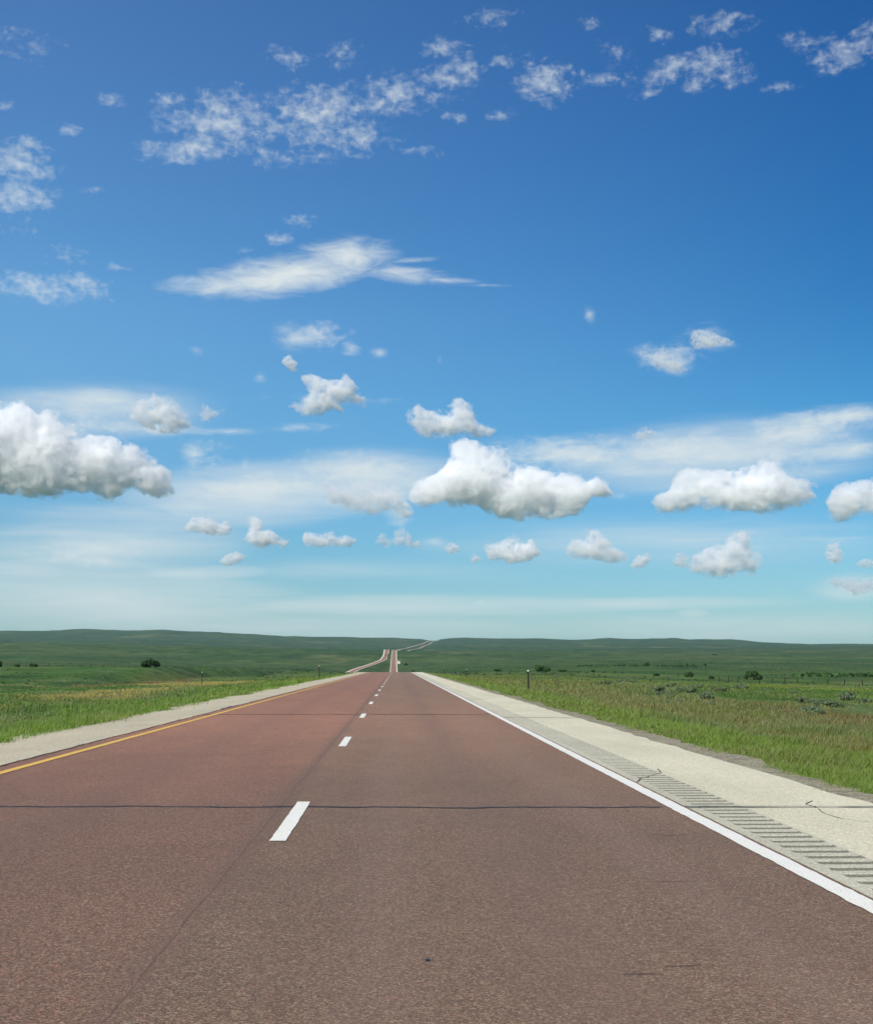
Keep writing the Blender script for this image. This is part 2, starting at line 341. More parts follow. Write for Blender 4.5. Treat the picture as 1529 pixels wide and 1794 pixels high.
# ------------------------------------------------------------------ materials of the ground
def mat_ground():
    m, N = material('prairie'); g = N.n('ShaderNodeNewGeometry').outputs['Position']
    vc = N.n('ShaderNodeVertexColor', layer_name='cover').outputs[0]
    a = N.noise(g, .9, 5, .65); b = N.noise(g, 7, 4, .6); c = N.noise(N.mapping(g, scale=(1, 1, 1)), .05, 5, .62)
    k = N.mix(1.0, vc, N.mix(a, (.55, .58, .55), (1.45, 1.42, 1.40)), 'MULTIPLY')
    k = N.mix(1.0, k, N.mix(b, (.75, .75, .75), (1.25, 1.25, 1.25)), 'MULTIPLY')
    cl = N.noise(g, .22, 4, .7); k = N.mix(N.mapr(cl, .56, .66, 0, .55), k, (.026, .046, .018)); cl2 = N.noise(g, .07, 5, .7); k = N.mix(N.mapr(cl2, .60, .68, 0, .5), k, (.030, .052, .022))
    e2 = N.noise(N.mapping(g, scale=(1, .55, 1)), .028, 8, .72); k = N.mix(1.0, k, N.mix(N.mapr(e2, .34, .66), (.55, .62, .60), (1.55, 1.42, 1.35)), 'MULTIPLY')
    e = N.noise(g, .006, 6, .68); k = N.mix(1.0, k, N.mix(N.mapr(e, .32, .68), (.62, .70, .72), (1.38, 1.26, 1.2)), 'MULTIPLY')
    k = N.mix(1.0, k, N.mix(N.mapr(c, .3, .7), (.72, .78, .80), (1.28, 1.20, 1.15)), 'MULTIPLY')
    out(N, principled(N, k, .95, bump(N, N.m('ADD', a, N.m('MULTIPLY', e2, 14)), .9, .35), .1)); return m
def mat_road():
    m, N = material('red_asphalt'); g = N.n('ShaderNodeNewGeometry').outputs['Position']
    s = N.n('ShaderNodeSeparateXYZ'); N.set(s.inputs[0], g); X, Y = s.outputs[0], s.outputs[1]
    v = N.n('ShaderNodeTexVoronoi'); N.set(v.inputs['Vector'], g); v.inputs['Scale'].default_value = 92
    stone = N.n('ShaderNodeSeparateColor'); N.set(stone.inputs[0], v.outputs['Color'])
    n = N.noise(g, 150, 3, .7); n2 = N.noise(g, 34, 3, .65)
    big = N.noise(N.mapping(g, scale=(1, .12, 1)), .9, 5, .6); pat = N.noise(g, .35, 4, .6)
    far = N.mapr(N.m('ADD', Y, N.m('MULTIPLY', N.m('SUBTRACT', pat, .5), 14)), 3, 36, smooth=True)  # near-to-far brightening of the road, put into the asphalt colour itself
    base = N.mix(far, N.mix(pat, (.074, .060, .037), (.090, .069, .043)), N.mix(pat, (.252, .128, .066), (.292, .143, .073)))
    cr_ = N.n('ShaderNodeValToRGB'); N.set(cr_.inputs[0], stone.outputs[0])
    stops(cr_, [(0, (.22, .20, .20)), (.26, (.55, .54, .52)), (.60, (1.0, 1.0, 1.0)), (.82, (1.65, 1.68, 1.68)), (.96, (3.0, 3.2, 3.2))])
    c = N.mix(1.0, base, cr_.outputs[0], 'MULTIPLY')
    c = N.mix(N.mapr(stone.outputs[1], .90, .95), c, (.24, .12, .075))
    c = N.mix(1.0, c, N.mix(N.mapr(n, .3, .7), (.50, .50, .50), (1.50, 1.50, 1.50)), 'MULTIPLY')
    c = N.mix(1.0, c, N.mix(N.mapr(n2, .3, .7), (.82, .82, .82), (1.18, 1.18, 1.18)), 'MULTIPLY')
    c = N.mix(1.0, c, N.mix(N.mapr(big, .3, .7), (.86, .86, .87), (1.13, 1.13, 1.12)), 'MULTIPLY')
    blot = N.noise(N.mapping(g, scale=(1, .5, 1)), 1.6, 6, .7); c = N.mix(1.0, c, N.mix(N.mapr(blot, .35, .65), (.90, .90, .90), (1.08, 1.08, 1.08)), 'MULTIPLY')
    # passing lane keeps more of the red stone than the driven lane
    lane = N.mapr(X, -1.35, -1.05)
    c = N.mix(lane, N.mix(1.0, c, (1.08, .92, .95), 'MULTIPLY'), N.mix(1.0, c, (.90, .95, .97), 'MULTIPLY'))
    def band(x0, w, k, col):
        d = N.m('ABSOLUTE', N.m('SUBTRACT', N.m('ADD', X, N.m('MULTIPLY', N.m('SUBTRACT', big, .5), .12)), x0))
        return N.m('MULTIPLY', N.mapr(d, 0, w, 1, 0, True), k)
    c = N.mix(band(-1.14, .16, .38, 0), c, (.075, .045, .038))
    c = N.mix(band(.85, .55, .26, 0), c, (.085, .066, .056))
    c = N.mix(band(-.1, .4, .12, 0), c, (.24, .18, .15)); c = N.mix(band(1.8, .4, .12, 0), c, (.24, .18, .15))
    c = N.mix(band(-3.1, .6, .20, 0), c, (.085, .055, .048))
    yv = N.n('ShaderNodeCombineXYZ'); N.set(yv.inputs[1], Y); YV = yv.outputs[0]
    wob = N.m('ADD', N.m('MULTIPLY', N.m('SUBTRACT', N.noise(YV, 1.1, 2), .5), .05), N.m('MULTIPLY', N.m('SUBTRACT', N.noise(YV, 7.0, 6, .75), .5), .055))
    dj = N.m('ABSOLUTE', N.m('SUBTRACT', N.m('SUBTRACT', X, wob), -1.14))
    wj = N.mapr(N.noise(YV, 3.3, 3), .35, .7, .0035, .0095)
    jk = N.m('MULTIPLY', N.m('LESS_THAN', dj, wj), N.mapr(N.noise(YV, 1.7, 2), .34, .46, .60, 1.0)); jk = N.m('MULTIPLY', jk, N.m('LESS_THAN', Y, 60))
    c = N.mix(jk, c, (.035, .024, .020))
    h = N.m('ADD', N.m('MULTIPLY', stone.outputs[0], .6), n)
    sh = principled(N, c, .75, bump(N, h, .8, .006), .12); pn = sh.node; pn.inputs['Sheen Weight'].default_value = .50; pn.inputs['Sheen Roughness'].default_value = .35; pn.inputs['Sheen Tint'].default_value = (1, .56, .40, 1)
    out(N, sh); return m
def mat_pale(name, col, speck=.25, scale=120, spots=True):
    m, N = material(name); g = N.n('ShaderNodeNewGeometry').outputs['Position']
    v = N.n('ShaderNodeTexVoronoi'); N.set(v.inputs['Vector'], g); v.inputs['Scale'].default_value = scale
    st = N.n('ShaderNodeSeparateColor'); N.set(st.inputs[0], v.outputs['Color'])
    n = N.noise(g, 14, 5, .65); p = N.noise(N.mapping(g, scale=(1, .3, 1)), .8, 5, .6)
    c = N.mix(N.mapr(st.outputs[0], 0, 1), tuple(x * (1 - speck * 1.3) for x in col), tuple(min(.95, x * (1 + speck)) for x in col))
    c = N.mix(1.0, c, N.mix(N.mapr(n, .3, .7), (.90, .90, .89), (1.08, 1.08, 1.08)), 'MULTIPLY')
    c = N.mix(1.0, c, N.mix(N.mapr(p, .3, .7), (.88, .87, .85), (1.08, 1.07, 1.06)), 'MULTIPLY')
    out(N, principled(N, c, .85, bump(N, st.outputs[0], .6, .006), .25)); return m
def mat_gravel():
    m, N = material('gravel'); g = N.n('ShaderNodeNewGeometry').outputs['Position']
    v = N.n('ShaderNodeTexVoronoi'); N.set(v.inputs['Vector'], g); v.inputs['Scale'].default_value = 38
    st = N.n('ShaderNodeSeparateColor'); N.set(st.inputs[0], v.outputs['Color'])
    n = N.noise(g, 3.0, 6, .7); n2 = N.noise(g, .7, 4, .6)
    c = N.mix(st.outputs[0], (.17, .152, .098), (.48, .43, .285))
    c = N.mix(N.mapr(n, .48, .66), c, (.17, .15, .11)); c = N.mix(N.mapr(n2, .55, .7), c, (.36, .32, .235))
    out(N, principled(N, c, .9, bump(N, N.m('ADD', st.outputs[0], N.m('MULTIPLY', n, 2.)), .9, .03), .2)); return m
def mat_paint(name, col):
    m, N = material(name); g = N.n('ShaderNodeNewGeometry').outputs['Position']
    n = N.noise(g, 55, 4, .75); n2 = N.noise(g, 5, 4, .6)
    c = N.mix(N.mapr(n2, .3, .75), tuple(x * .93 for x in col), col)
    c = N.mix(N.mapr(n, .53, .68, 0, .70), c, (.22, .17, .14))
    out(N, principled(N, c, .6, bump(N, n, .4, .003), .35)); return m
M_GROUND = mat_ground(); M_ROAD = mat_road()
M_SHOULDER = mat_pale('pale_chip_seal', (.68, .635, .46), .22, 90)
M_SHOULDER_L = mat_pale('pale_gravel_shoulder', (.55, .49, .345), .30, 60)
M_GREY = mat_pale('grey_chip_seal', (.56, .535, .41), .26, 90)
M_GROOVE = mat_pale('dark_groove', (.23, .22, .16), .35, 90)  # grooves take a darker colour than the strip around them
M_GRAVEL = mat_gravel()
M_WHITE = mat_paint('white_road_paint', (.88, .85, .74)); M_YELLOW = mat_paint('yellow_road_paint', (.80, .48, .075))
M_TAR = flat_mat('tar', (.018, .016, .015), .5, .4)
M_FAINT = flat_mat('faint_crack_dirt', (.115, .075, .062), .9, .1); M_FAINT2 = flat_mat('faint_shoulder_crack_dirt', (.26, .24, .18), .9, .1)
M_JOINT = flat_mat('joint_dirt', (.060, .040, .032), .9, .1)
M_CRACK = flat_mat('crack_dirt', (.072, .055, .046), .9, .1)

# ------------------------------------------------------------------ ground sheet
def rows_y():
    r = [-3000, -1500, -700, -300, -120, -50, -20, -8, -3]; y = 0.
    while y < 16000:
        r.append(y); y += max(.6, .0115 * y)
    return np.array(r + [16500, 20000, 26000])
YR = rows_y(); NC = 300
t = np.linspace(-1, 1, NC); tt = np.sign(t) * np.abs(t) ** 1.35
WID = np.where(YR > 0, 45 + .75 * YR, 45 + .75 * np.abs(YR))
GX = tt[None, :] * WID[:, None]; GY = np.repeat(YR[:, None], NC, 1)
gx, gy = GX.ravel(), GY.ravel()
GZ = H(gx, gy); GC = cover(gx, gy)
nr = len(YR); idx = np.arange(nr * NC).reshape(nr, NC)
Fq = np.stack([idx[:-1, :-1], idx[:-1, 1:], idx[1:, 1:], idx[1:, :-1]], -1).reshape(-1, 4)
ground = mesh_np('ground', np.stack([gx, gy, GZ], 1), Fq, M_GROUND, cols=GC, smooth=True)
tag(ground, 'rolling green prairie with sage, straw and rust coloured patches up to far hills', kind='structure')

# ------------------------------------------------------------------ road strips
def strip(name, x0, x1, y0, y1, mat, lift, XT=R_X, ZT=R_Z, cols=2, skirt=.3, rough=0.0, rows=None, label=None, taper=True):
    """a paved strip between two offsets of a carriageway, following its line and profile, with sides down into the ground"""
    ys = rows if rows is not None else np.unique(np.concatenate([[y0], YR[(YR > y0) & (YR < y1)], [y1]]))
    n = len(ys); xs = np.linspace(x0, x1, cols); c = prof(XT, ys); z = prof(ZT, ys)
    V = []
    jl = (vnoise(ys * 2.3, ys * 0 + 1, 5) - .5) * rough + (vnoise(ys * .5, ys * 0 + 3, 6) - .5) * rough * 2
    jr = (vnoise(ys * 2.3, ys * 0 + 7, 9) - .5) * rough + (vnoise(ys * .5, ys * 0 + 9, 4) - .5) * rough * 2
    prof_x = [x0] + list(xs) + [x1]
    for k, x in enumerate(prof_x):
        zz = z + lift - (skirt if k in (0, len(prof_x) - 1) else 0)
        j = jl if k <= 1 else (jr if k >= len(prof_x) - 2 else 0)
        V.append(np.stack([c + x + j, ys, zz], 1))
    V = np.stack(V, 1); K = V.shape[1]; idx = np.arange(n * K).reshape(n, K)
    F = np.stack([idx[:-1, :-1], idx[:-1, 1:], idx[1:, 1:], idx[1:, :-1]], -1).reshape(-1, 4)
    o = mesh_np(name, V.reshape(-1, 3), F, mat); tag(o, label, kind='structure'); return o
fine = np.unique(np.concatenate([[-60, -30, -10], np.arange(0, 120, .12), np.arange(120, 300, .5), YR[(YR > 300) & (YR < 9200)]]))
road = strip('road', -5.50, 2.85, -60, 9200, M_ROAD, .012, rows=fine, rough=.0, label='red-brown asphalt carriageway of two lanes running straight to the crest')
strip('shoulder', -7.35, -5.44, -60, 9200, M_SHOULDER_L, .004, rows=fine, rough=.16, label='pale gravel shoulder beside the yellow line')
strip('verge_gravel', 4.6, 5.32, -60, 9200, M_GRAVEL, -.012, rows=fine, rough=.16, label='grey-brown gravel edge between pale shoulder and grass')
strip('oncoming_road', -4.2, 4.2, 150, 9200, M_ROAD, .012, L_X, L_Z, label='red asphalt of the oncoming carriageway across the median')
strip('oncoming_shoulder', -7.2, -4.15, 150, 9200, M_SHOULDER, .004, L_X, L_Z, label='pale outer shoulder of the oncoming carriageway')
strip('oncoming_shoulder', 4.15, 5.6, 150, 9200, M_SHOULDER, .004, L_X, L_Z, label='pale inner shoulder of the oncoming carriageway')

# right shoulder with milled rumble grooves (real grooves for 130 m, then the plain strip)
def shoulder_right():
    sp, dep = .285, .008; g0, g1 = 2.96, 3.40
    yl, gr = [], []
    y = -6.0; k = 0
    while y < 95:
        for f, d in ((0.0, 0), (.10, .55), (.22, 1), (.40, 1), (.52, .55), (.62, 0)):
            yl.append(y + f * sp); gr.append(d)
        y += sp; k += 1
    tail = np.concatenate([np.arange(95.5, 300, 1.5), YR[(YR > 300) & (YR < 9200)], [9200]])
    ys = np.concatenate([[-60], yl, tail]); gr = np.concatenate([[0], gr, np.zeros(len(tail))])
    c = prof(R_X, ys); z = prof(R_Z, ys)
    xs = [2.80, 2.80, 2.955, 2.975, 3.0, 3.38, 3.40, 3.42, 3.9, 4.35, 4.78, 4.78]
    V = []
    wob = (vnoise(ys * 1.1, ys * 0 + 2, 14) - .5) * .10 + (vnoise(ys * .2, ys * 0 + 5, 15) - .5) * .10
    gw = (vnoise(ys * 7, ys * 0 + 8, 24) - .5) * .03
    for k, x in enumerate(xs):
        zz = z + .008 - (.3 if k in (0, len(xs) - 1) else 0)
        if k in (4, 5): zz = zz - dep * gr
        j = wob if k >= 10 else (gw if k in (3, 4, 5, 6) else 0)
        V.append(np.stack([c + x + j, ys, zz], 1))
    V = np.stack(V, 1); n, K = V.shape[:2]; idx = np.arange(n * K).reshape(n, K)
    F = np.stack([idx[:-1, :-1], idx[:-1, 1:], idx[1:, 1:], idx[1:, :-1]], -1)
    o = mesh_np('shoulder', V.reshape(-1, 3), F.reshape(-1, 4), M_SHOULDER)
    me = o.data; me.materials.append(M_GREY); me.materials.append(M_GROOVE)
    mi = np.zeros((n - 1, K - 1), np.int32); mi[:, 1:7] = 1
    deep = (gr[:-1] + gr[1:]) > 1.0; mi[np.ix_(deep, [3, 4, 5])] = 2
    me.polygons.foreach_set('material_index', mi.ravel()); me.update()
    tag(o, 'pale stone shoulder with a milled rumble strip beside the white line', kind='structure')
shoulder_right()

# markings
def ribbon(name, pts, w, mat, label, kind='structure', jit=.0, zl=.018, cat=None, wv=None):
    """a narrow flat ribbon along 3D points"""
    P = np.array(pts, float); n = len(P); T = np.gradient(P[:, :2], axis=0); T /= np.linalg.norm(T, axis=1)[:, None]
    Nn = np.stack([-T[:, 1], T[:, 0]], 1); ww = np.full(n, w) if wv is None else np.asarray(wv)
    a = ww / 2 + RNG.normal(0, jit, n); b = ww / 2 + RNG.normal(0, jit, n)
    L = np.c_[P[:, :2] + Nn * a[:, None], P[:, 2] + zl]; R_ = np.c_[P[:, :2] - Nn * b[:, None], P[:, 2] + zl]
    V = np.stack([L, R_], 1).reshape(-1, 3); i = np.arange(n - 1)
    F = np.stack([2 * i, 2 * i + 1, 2 * i + 3, 2 * i + 2], 1)
    o = mesh_np(name, V, F[:, ::-1], mat); tag(o, label, kind=kind); return o
def road_pts(x, ys): return np.stack([prof(R_X, ys) + x, ys, prof(R_Z, ys)], 1)
ylin = np.unique(np.concatenate([[-30], np.arange(-6, 60, .12), np.arange(60, 300, .6)]))
ribbon('white_edge_line', road_pts(2.735, ylin), .145, M_WHITE, 'solid white edge line between red asphalt and pale shoulder', jit=.0035)
ribbon('yellow_edge_line', road_pts(-5.10, ylin), .135, M_YELLOW, 'solid yellow edge line along the passing lane', jit=.0035)
for k in range(0, 24):
    yc = 12.19 * (k + 1)
    if k == 23: yc = 12.19 * 24
    ys = np.linspace(yc - 1.5, yc + 1.5, 26 if k < 6 else 8)
    P = road_pts(-.93 + .004 * ((k * 7) % 5 - 2), ys)
    lab = {0: 'nearest white lane dash, crossed by the tar seam', 1: 'second white lane dash ahead, just beyond the tar seam', 2: 'third white lane dash ahead, at the faint cross crack'}.get(k, 'small white lane dash far down the road towards the crest')
    o = ribbon('lane_dash', P, .132, M_WHITE, lab, jit=.0025 if k < 6 else 0)
    if k > 2: o['group'] = 'far lane dashes'

# cracks and tar seams
def crack(name, pts, w, mat, label, jag, zl=.0165):
    P = []; 
    for (a, b) in zip(pts[:-1], pts[1:]):
        n = max(4, int(math.hypot(b[0] - a[0], b[1] - a[1]) / .055))
        for i in range(n): P.append((a[0] + (b[0] - a[0]) * i / n, a[1] + (b[1] - a[1]) * i / n))
    P.append(pts[-1]); P = np.array(P); s = np.arange(len(P)) * .055
    off = .4 * (vnoise(s * 9, s * 0 + 4, 78) - .5) * jag + (fbm(s * 1.3, s * 0 + hash(name) % 7, 77, 5) - .5) * jag * 2
    T = P[-1] - P[0]; T /= np.linalg.norm(T); P = P + np.outer(off, [-T[1], T[0]])
    wv = w * (.30 + .8 * vnoise(s * 5, s * 0 + 2, 33) + .6 * vnoise(s * .9, s * 0 + 5, 35)); 
    zz = prof(R_Z, P[:, 1])
    return ribbon(name, np.c_[P, zz], w, mat, label, zl=zl, wv=wv)
crack('tar_seam', [(-5.6, 13.25), (-3.5, 13.3), (-1, 13.2), (.9, 13.12), (2.6, 13.1)], .055, M_TAR, 'thin black tar seam across both lanes near the first dash', .12)
crack('tar_seam', [(2.83, 13.1), (3.4, 13.08), (4.9, 13.02), (5.3, 13.0)], .060, M_TAR, 'black tar seam running on across the pale shoulder', .02, .0215)
crack('faint_crack', [(-5.4, 37.6), (-1.2, 37.7), (2.6, 37.4)], .22, M_FAINT, 'faint cross crack at the third lane dash', .08)
crack('faint_crack', [(2.8, 35.4), (3.7, 35.3), (4.75, 35.0)], .18, M_FAINT2, 'faint cross crack over the pale shoulder', .06, .0125)
crack('short_crack', [(2.1, 11.0), (2.25, 10.96), (2.38, 10.98)], .012, M_CRACK, 'short dark crack in the driven lane ending at the white line', .10)
crack('short_crack', [(1.62, 8.62), (1.78, 8.67), (1.92, 8.64)], .008, M_CRACK, 'short smudged crack in the middle of the driven lane', .09)
crack('short_crack', [(1.02, 6.10), (1.12, 6.12), (1.20, 6.105)], .007, M_CRACK, 'left one of two short dark scars low in the driven lane', .02)
crack('short_crack', [(1.24, 6.26), (1.33, 6.265), (1.42, 6.29)], .008, M_CRACK, 'right one of two short dark scars low in the driven lane', .02)
crack('shoulder_crack', [(4.28, 13.7), (4.10, 13.35), (4.12, 13.05)], .012, M_TAR, 'small hooked crack crossing the tar seam on the shoulder', .03, .0125)
crack('shoulder_crack', [(4.10, 12.95), (4.02, 12.5), (4.05, 12.1), (4.2, 11.8)], .008, M_CRACK, 'curved hairline crack below the seam on the shoulder', .03, .0125)
crack('shoulder_crack', [(2.86, 15.9), (3.0, 16.4), (3.45, 17.3), (3.52, 17.9)], .014, M_CRACK, 'dark hooked crack across the rumble strip', .05, .0125)
crack('shoulder_edge_crack', [(-5.46, y) for y in (8, 14, 20, 26, 34, 50, 80)], .045, M_CRACK, 'broken dark edge crack between gravel shoulder and yellow line', .05, .0165)
def tar_spot():
    bm = bmesh.new(); vs = [bm.verts.new((.15 + .013 * (1 + .4 * math.sin(3 * a)) * math.cos(a), 6.42 + .02 * math.sin(a), .0165)) for a in np.linspace(0, 2 * math.pi, 14, endpoint=False)]
    bm.faces.new(vs); o = bm_obj('tar_spot', bm, M_TAR); tag(o, 'tiny black tar spot in the middle of the near asphalt', kind='structure')
tar_spot()
# pale crossover beyond the crest and the pull-out on the far slope
def patch(name, pts, mat, lift, label):
    P = np.array(pts, float); z = np.array([prof(R_Z, p[1]) for p in P]) + lift
    bm = bmesh.new(); top = [bm.verts.new((p[0], p[1], zz)) for p, zz in zip(P, z)]; bot = [bm.verts.new((p[0], p[1], zz - .6)) for p, zz in zip(P, z)]
    bm.faces.new(top)
    for i in range(len(P)): j = (i + 1) % len(P); bm.faces.new((top[i], bot[i], bot[j], top[j]))
    o = bm_obj(name, bm, mat); tag(o, label, kind='structure')
patch('pull_out', [(1.5, 2380), (6.2, 2400), (6.4, 2520), (1.5, 2560)], M_SHOULDER, .35, 'pale pull-out widening the shoulder on the far slope')

# ------------------------------------------------------------------ prairie grass (one mass)
def mat_grass():
    m, N = material('grass_blades'); vc = N.n('ShaderNodeVertexColor', layer_name='cover').outputs[0]
    d = N.n('ShaderNodeBsdfDiffuse'); N.set(d.inputs[0], vc); tr = N.n('ShaderNodeBsdfTranslucent'); N.set(tr.inputs[0], N.mix(1.0, vc, (1.1, 1.15, .7), 'MULTIPLY'))
    g = N.n('ShaderNodeBsdfGlossy'); g.inputs['Roughness'].default_value = .45; g.inputs[0].default_value = (.9, .9, .8, 1)
    mx = N.n('ShaderNodeMixShader'); mx.inputs[0].default_value = .38; N.t.links.new(d.outputs[0], mx.inputs[1]); N.t.links.new(tr.outputs[0], mx.inputs[2])
    m2 = N.n('ShaderNodeMixShader'); m2.inputs[0].default_value = .025; N.t.links.new(mx.outputs[0], m2.inputs[1]); N.t.links.new(g.outputs[0], m2.inputs[2])
    out(N, m2.outputs[0]); return m
M_GRASS = mat_grass()
def grass(name, side, label, n_try):
    # points with density falling as 1/d^2, in view
    d = np.exp(RNG.uniform(math.log(10), math.log(420), n_try)); u = RNG.uniform(-.36, .42, n_try)
    x = d * u; y = d
    edge = (vnoise(y * 2.3, y * 0 + 7, 9) - .5) * .3 + (vnoise(y * .5, y * 0 + 9, 4) - .5) * .6 * .6
    edge = edge + RNG.normal(0, .10, n_try) - .5 * (RNG.uniform(0, 1, n_try) < .02)
    if side > 0: ok = x > 5.14 + edge * .7
    else:
        ok = (x < -7.12 - edge * .8) & ~((x < -52) & (x > -68))
    n2 = fbm(x / 1.6, y / 2.2, 15, 3); ok &= RNG.uniform(0, 1, n_try) < np.clip(.35 + (n2 - .35) * 2.2, .12, 1)
    ok &= RNG.uniform(0, 1, n_try) < 1 - sst(230, 420, d)
    x, y, d, n2 = x[ok], y[ok], d[ok], n2[ok]; n = len(x)
    z = H(x, y); big = fbm(x / 12, y / 12, 25, 3)
    ax = np.abs(x); h = (.10 + .34 * sst(.25, .75, n2) * (.5 + big)) * (.40 + .60 * sst(5.2, 8.0, ax)) * RNG.uniform(.5, 1.25, n)
    h *= .82; h *= 1 - .55 * sst(14, 26, ax); h *= 1 - .5 * sst(120, 300, d)
    w = np.maximum(.0035, .00022 * d) * RNG.uniform(.7, 1.5, n)
    a = RNG.uniform(0, 2 * math.pi, n); lean = RNG.uniform(.1, .95, n) * h; la = RNG.normal(.5, 1.3, n)
    wx, wy = np.cos(a) * w, np.sin(a) * w * .5
    lx, ly = np.cos(la) * lean, np.sin(la) * lean
    b0 = np.stack([x - wx, y - wy, z - .03], 1); b1 = np.stack([x + wx, y + wy, z - .03], 1)
    m0 = np.stack([x - wx * .8 + lx * .35, y - wy * .8 + ly * .35, z + h * .6], 1); m1 = np.stack([x + wx * .8 + lx * .35, y + wy * .8 + ly * .35, z + h * .6], 1)
    tp = np.stack([x + lx, y + ly, z + h], 1)
    V = np.stack([b0, b1, m0, m1, tp], 1).reshape(-1, 3); i = np.arange(n) * 5
    F = np.concatenate([np.stack([i, i + 1, i + 3], 1), np.stack([i, i + 3, i + 2], 1), np.stack([i + 2, i + 3, i + 4], 1)])
    c = cover(x, y); c = c * RNG.uniform(.8, 2.0, n)[:, None] * np.array([1.38, 1.17, .90]); 
    dry = RNG.uniform(0, 1, n) < .06 + .24 * sst(.5, .68, fbm(x / 4, y / 7, 131, 3)) + .08 * sst(9, 12, ax) * (1 - sst(20, 26, ax)); c[dry] = c[dry] * .35 + .65 * np.array([.27, .215, .115])
    tip = c.copy(); 
    red = (RNG.uniform(0, 1, n) < .17 * sst(8.5, 10.5, x) * (1 - sst(17, 22, x)) * (.3 + fbm(x / 3, y / 5, 71, 3) * 1.2)); tip[red] = np.array([.25, .185, .080]) * RNG.uniform(.6, 1.3, red.sum())[:, None]
    C5 = np.stack([c * .95, c * .95, c, c, tip], 1).reshape(-1, 3); mid = np.stack([c, c, np.where(red[:, None], tip, c), np.where(red[:, None], tip, c), tip], 1).reshape(-1, 3)
    o = mesh_np(name, V, F, M_GRASS, cols=np.clip(mid, .01, .9)); tag(o, label, 'grass', kind='stuff')
grass('grass', 1, 'long green grass with rust seed heads beyond the pale shoulder', 1900000)
grass('grass', -1, 'green and straw coloured grass of the median left of the road', 1900000)

# ------------------------------------------------------------------ bushes
def mat_leaf(name, col):
    m, N = material(name); oi = N.n('ShaderNodeNewGeometry'); r = oi.outputs['Random Per Island']
    c = N.mix(r, tuple(x * .55 for x in col), tuple(x * 1.5 for x in col))
    d = N.n('ShaderNodeBsdfDiffuse'); N.set(d.inputs[0], c); t_ = N.n('ShaderNodeBsdfTranslucent'); N.set(t_.inputs[0], c)
    mx = N.n('ShaderNodeMixShader'); mx.inputs[0].default_value = .25; N.t.links.new(d.outputs[0], mx.inputs[1]); N.t.links.new(t_.outputs[0], mx.inputs[2]); out(N, mx.outputs[0]); return m
M_LEAF = mat_leaf('dark_leaf', (.045, .085, .030)); M_SAGE = mat_leaf('sage_leaf', (.16, .215, .115)); M_MID = mat_leaf('green_leaf', (.060, .115, .035))
M_BARK = flat_mat('bark', (.09, .07, .05), .9, .1)
def leaf_mesh(name, seed, lobes, n, leaf, mat):
    """unit-wide crown: lobes of small leaf faces; lobes = (x, y, z, r)"""
    r = np.random.default_rng(seed); L = np.array(lobes); pr = L[:, 3] ** 2; k = r.choice(len(L), n, p=pr / pr.sum())
    d = r.normal(0, 1, (n, 3)); d /= np.linalg.norm(d, axis=1)[:, None]; rad = L[k, 3] * r.uniform(.45, 1.08, n) ** .6
    P = L[k, :3] + d * rad[:, None] * np.array([1, 1, .9]); P[:, 2] = np.maximum(P[:, 2], .01)
    t1 = r.normal(0, 1, (n, 3)); t1 /= np.linalg.norm(t1, axis=1)[:, None]; t2 = np.cross(t1, d); t2 /= np.linalg.norm(t2, axis=1)[:, None] + 1e-6
    s = leaf * r.uniform(.6, 1.4, n)[:, None]
    V = np.stack([P - t1 * s, P + t2 * s * .6, P + t1 * s, P - t2 * s * .6], 1).reshape(-1, 3); i = np.arange(n) * 4
    me_o = mesh_np(name, V, np.stack([i, i + 1, i + 2, i + 3], 1), mat); return me_o
def lobes_for(seed, wide, tall, n):
    r = random.Random(seed); L = []
    for i in range(n):
        x = r.uniform(-.36, .36) * wide; y = r.uniform(-.3, .3) * wide; e = 1 - (abs(x) / (wide * .5)) ** 2 * .6
        rr = r.uniform(.14, .24) * min(wide, tall * 1.3); L.append((x, y, max(rr * .8, tall * e * r.uniform(.22, .78)), rr))
    return L
def stems(seed, wide, tall):
    r = random.Random(seed); bm = bmesh.new()
    for i in range(7):
        a = r.uniform(0, 6.28); top = Vector((math.cos(a) * wide * r.uniform(.1, .3), math.sin(a) * wide * r.uniform(.1, .3), tall * r.uniform(.5, .75)))
        base = Vector((math.cos(a) * .1, math.sin(a) * .1, -.2)); w = .07
        q = []
        for (p, ww) in ((base, w), ((base + top) / 2 + Vector((r.uniform(-.1, .1), 0, .1)), w * .7), (top, w * .25)):
            q.append([bm.verts.new(p + Vector((math.cos(b) * ww, math.sin(b) * ww, 0))) for b in np.linspace(0, 2 * math.pi, 6, endpoint=False)])
        for A_, B_ in zip(q[:-1], q[1:]):
            for j in range(6): bm.faces.new((A_[j], A_[(j + 1) % 6], B_[(j + 1) % 6], B_[j]))
    return bm
def ground_at(px, d): 
    x = (px - VX) / FX2 * d; return x, d, float(H(np.array([x]), np.array([d]))[0])
def bush(px, d, wpx, hpx, label, mat=M_LEAF, seed=0, zoff=0, name='bush', cat='bush', py=None):
    x, y, z = ground_at(px, d); w = wpx / FX2 * d; h = hpx / FX2 * d
    if py is not None: z = min(z, EYE + (VY - py) / F2 * d)
    root = empty(name, (x, y, z + zoff)); tag(root, label, cat)
    lm = leaf_mesh('foliage', seed + 5, lobes_for(seed, w, h, 16), int(np.clip(wpx * hpx * 14, 500, 6000)), max(.05 * min(w, h), .00045 * d), mat); lm.parent = root
    st = bm_obj('stem', stems(seed, w, h), M_BARK, root)
    return root
bush(267, 500, 34, 17, 'round dark bush alone in the left field before the slope', seed=1)
bush(3, 480, 14, 13, 'dark bush cut by the left edge of the picture', seed=2)
bush(36, 520, 11, 6, 'small low dark bush near the left edge, first of two', seed=3, mat=M_MID)
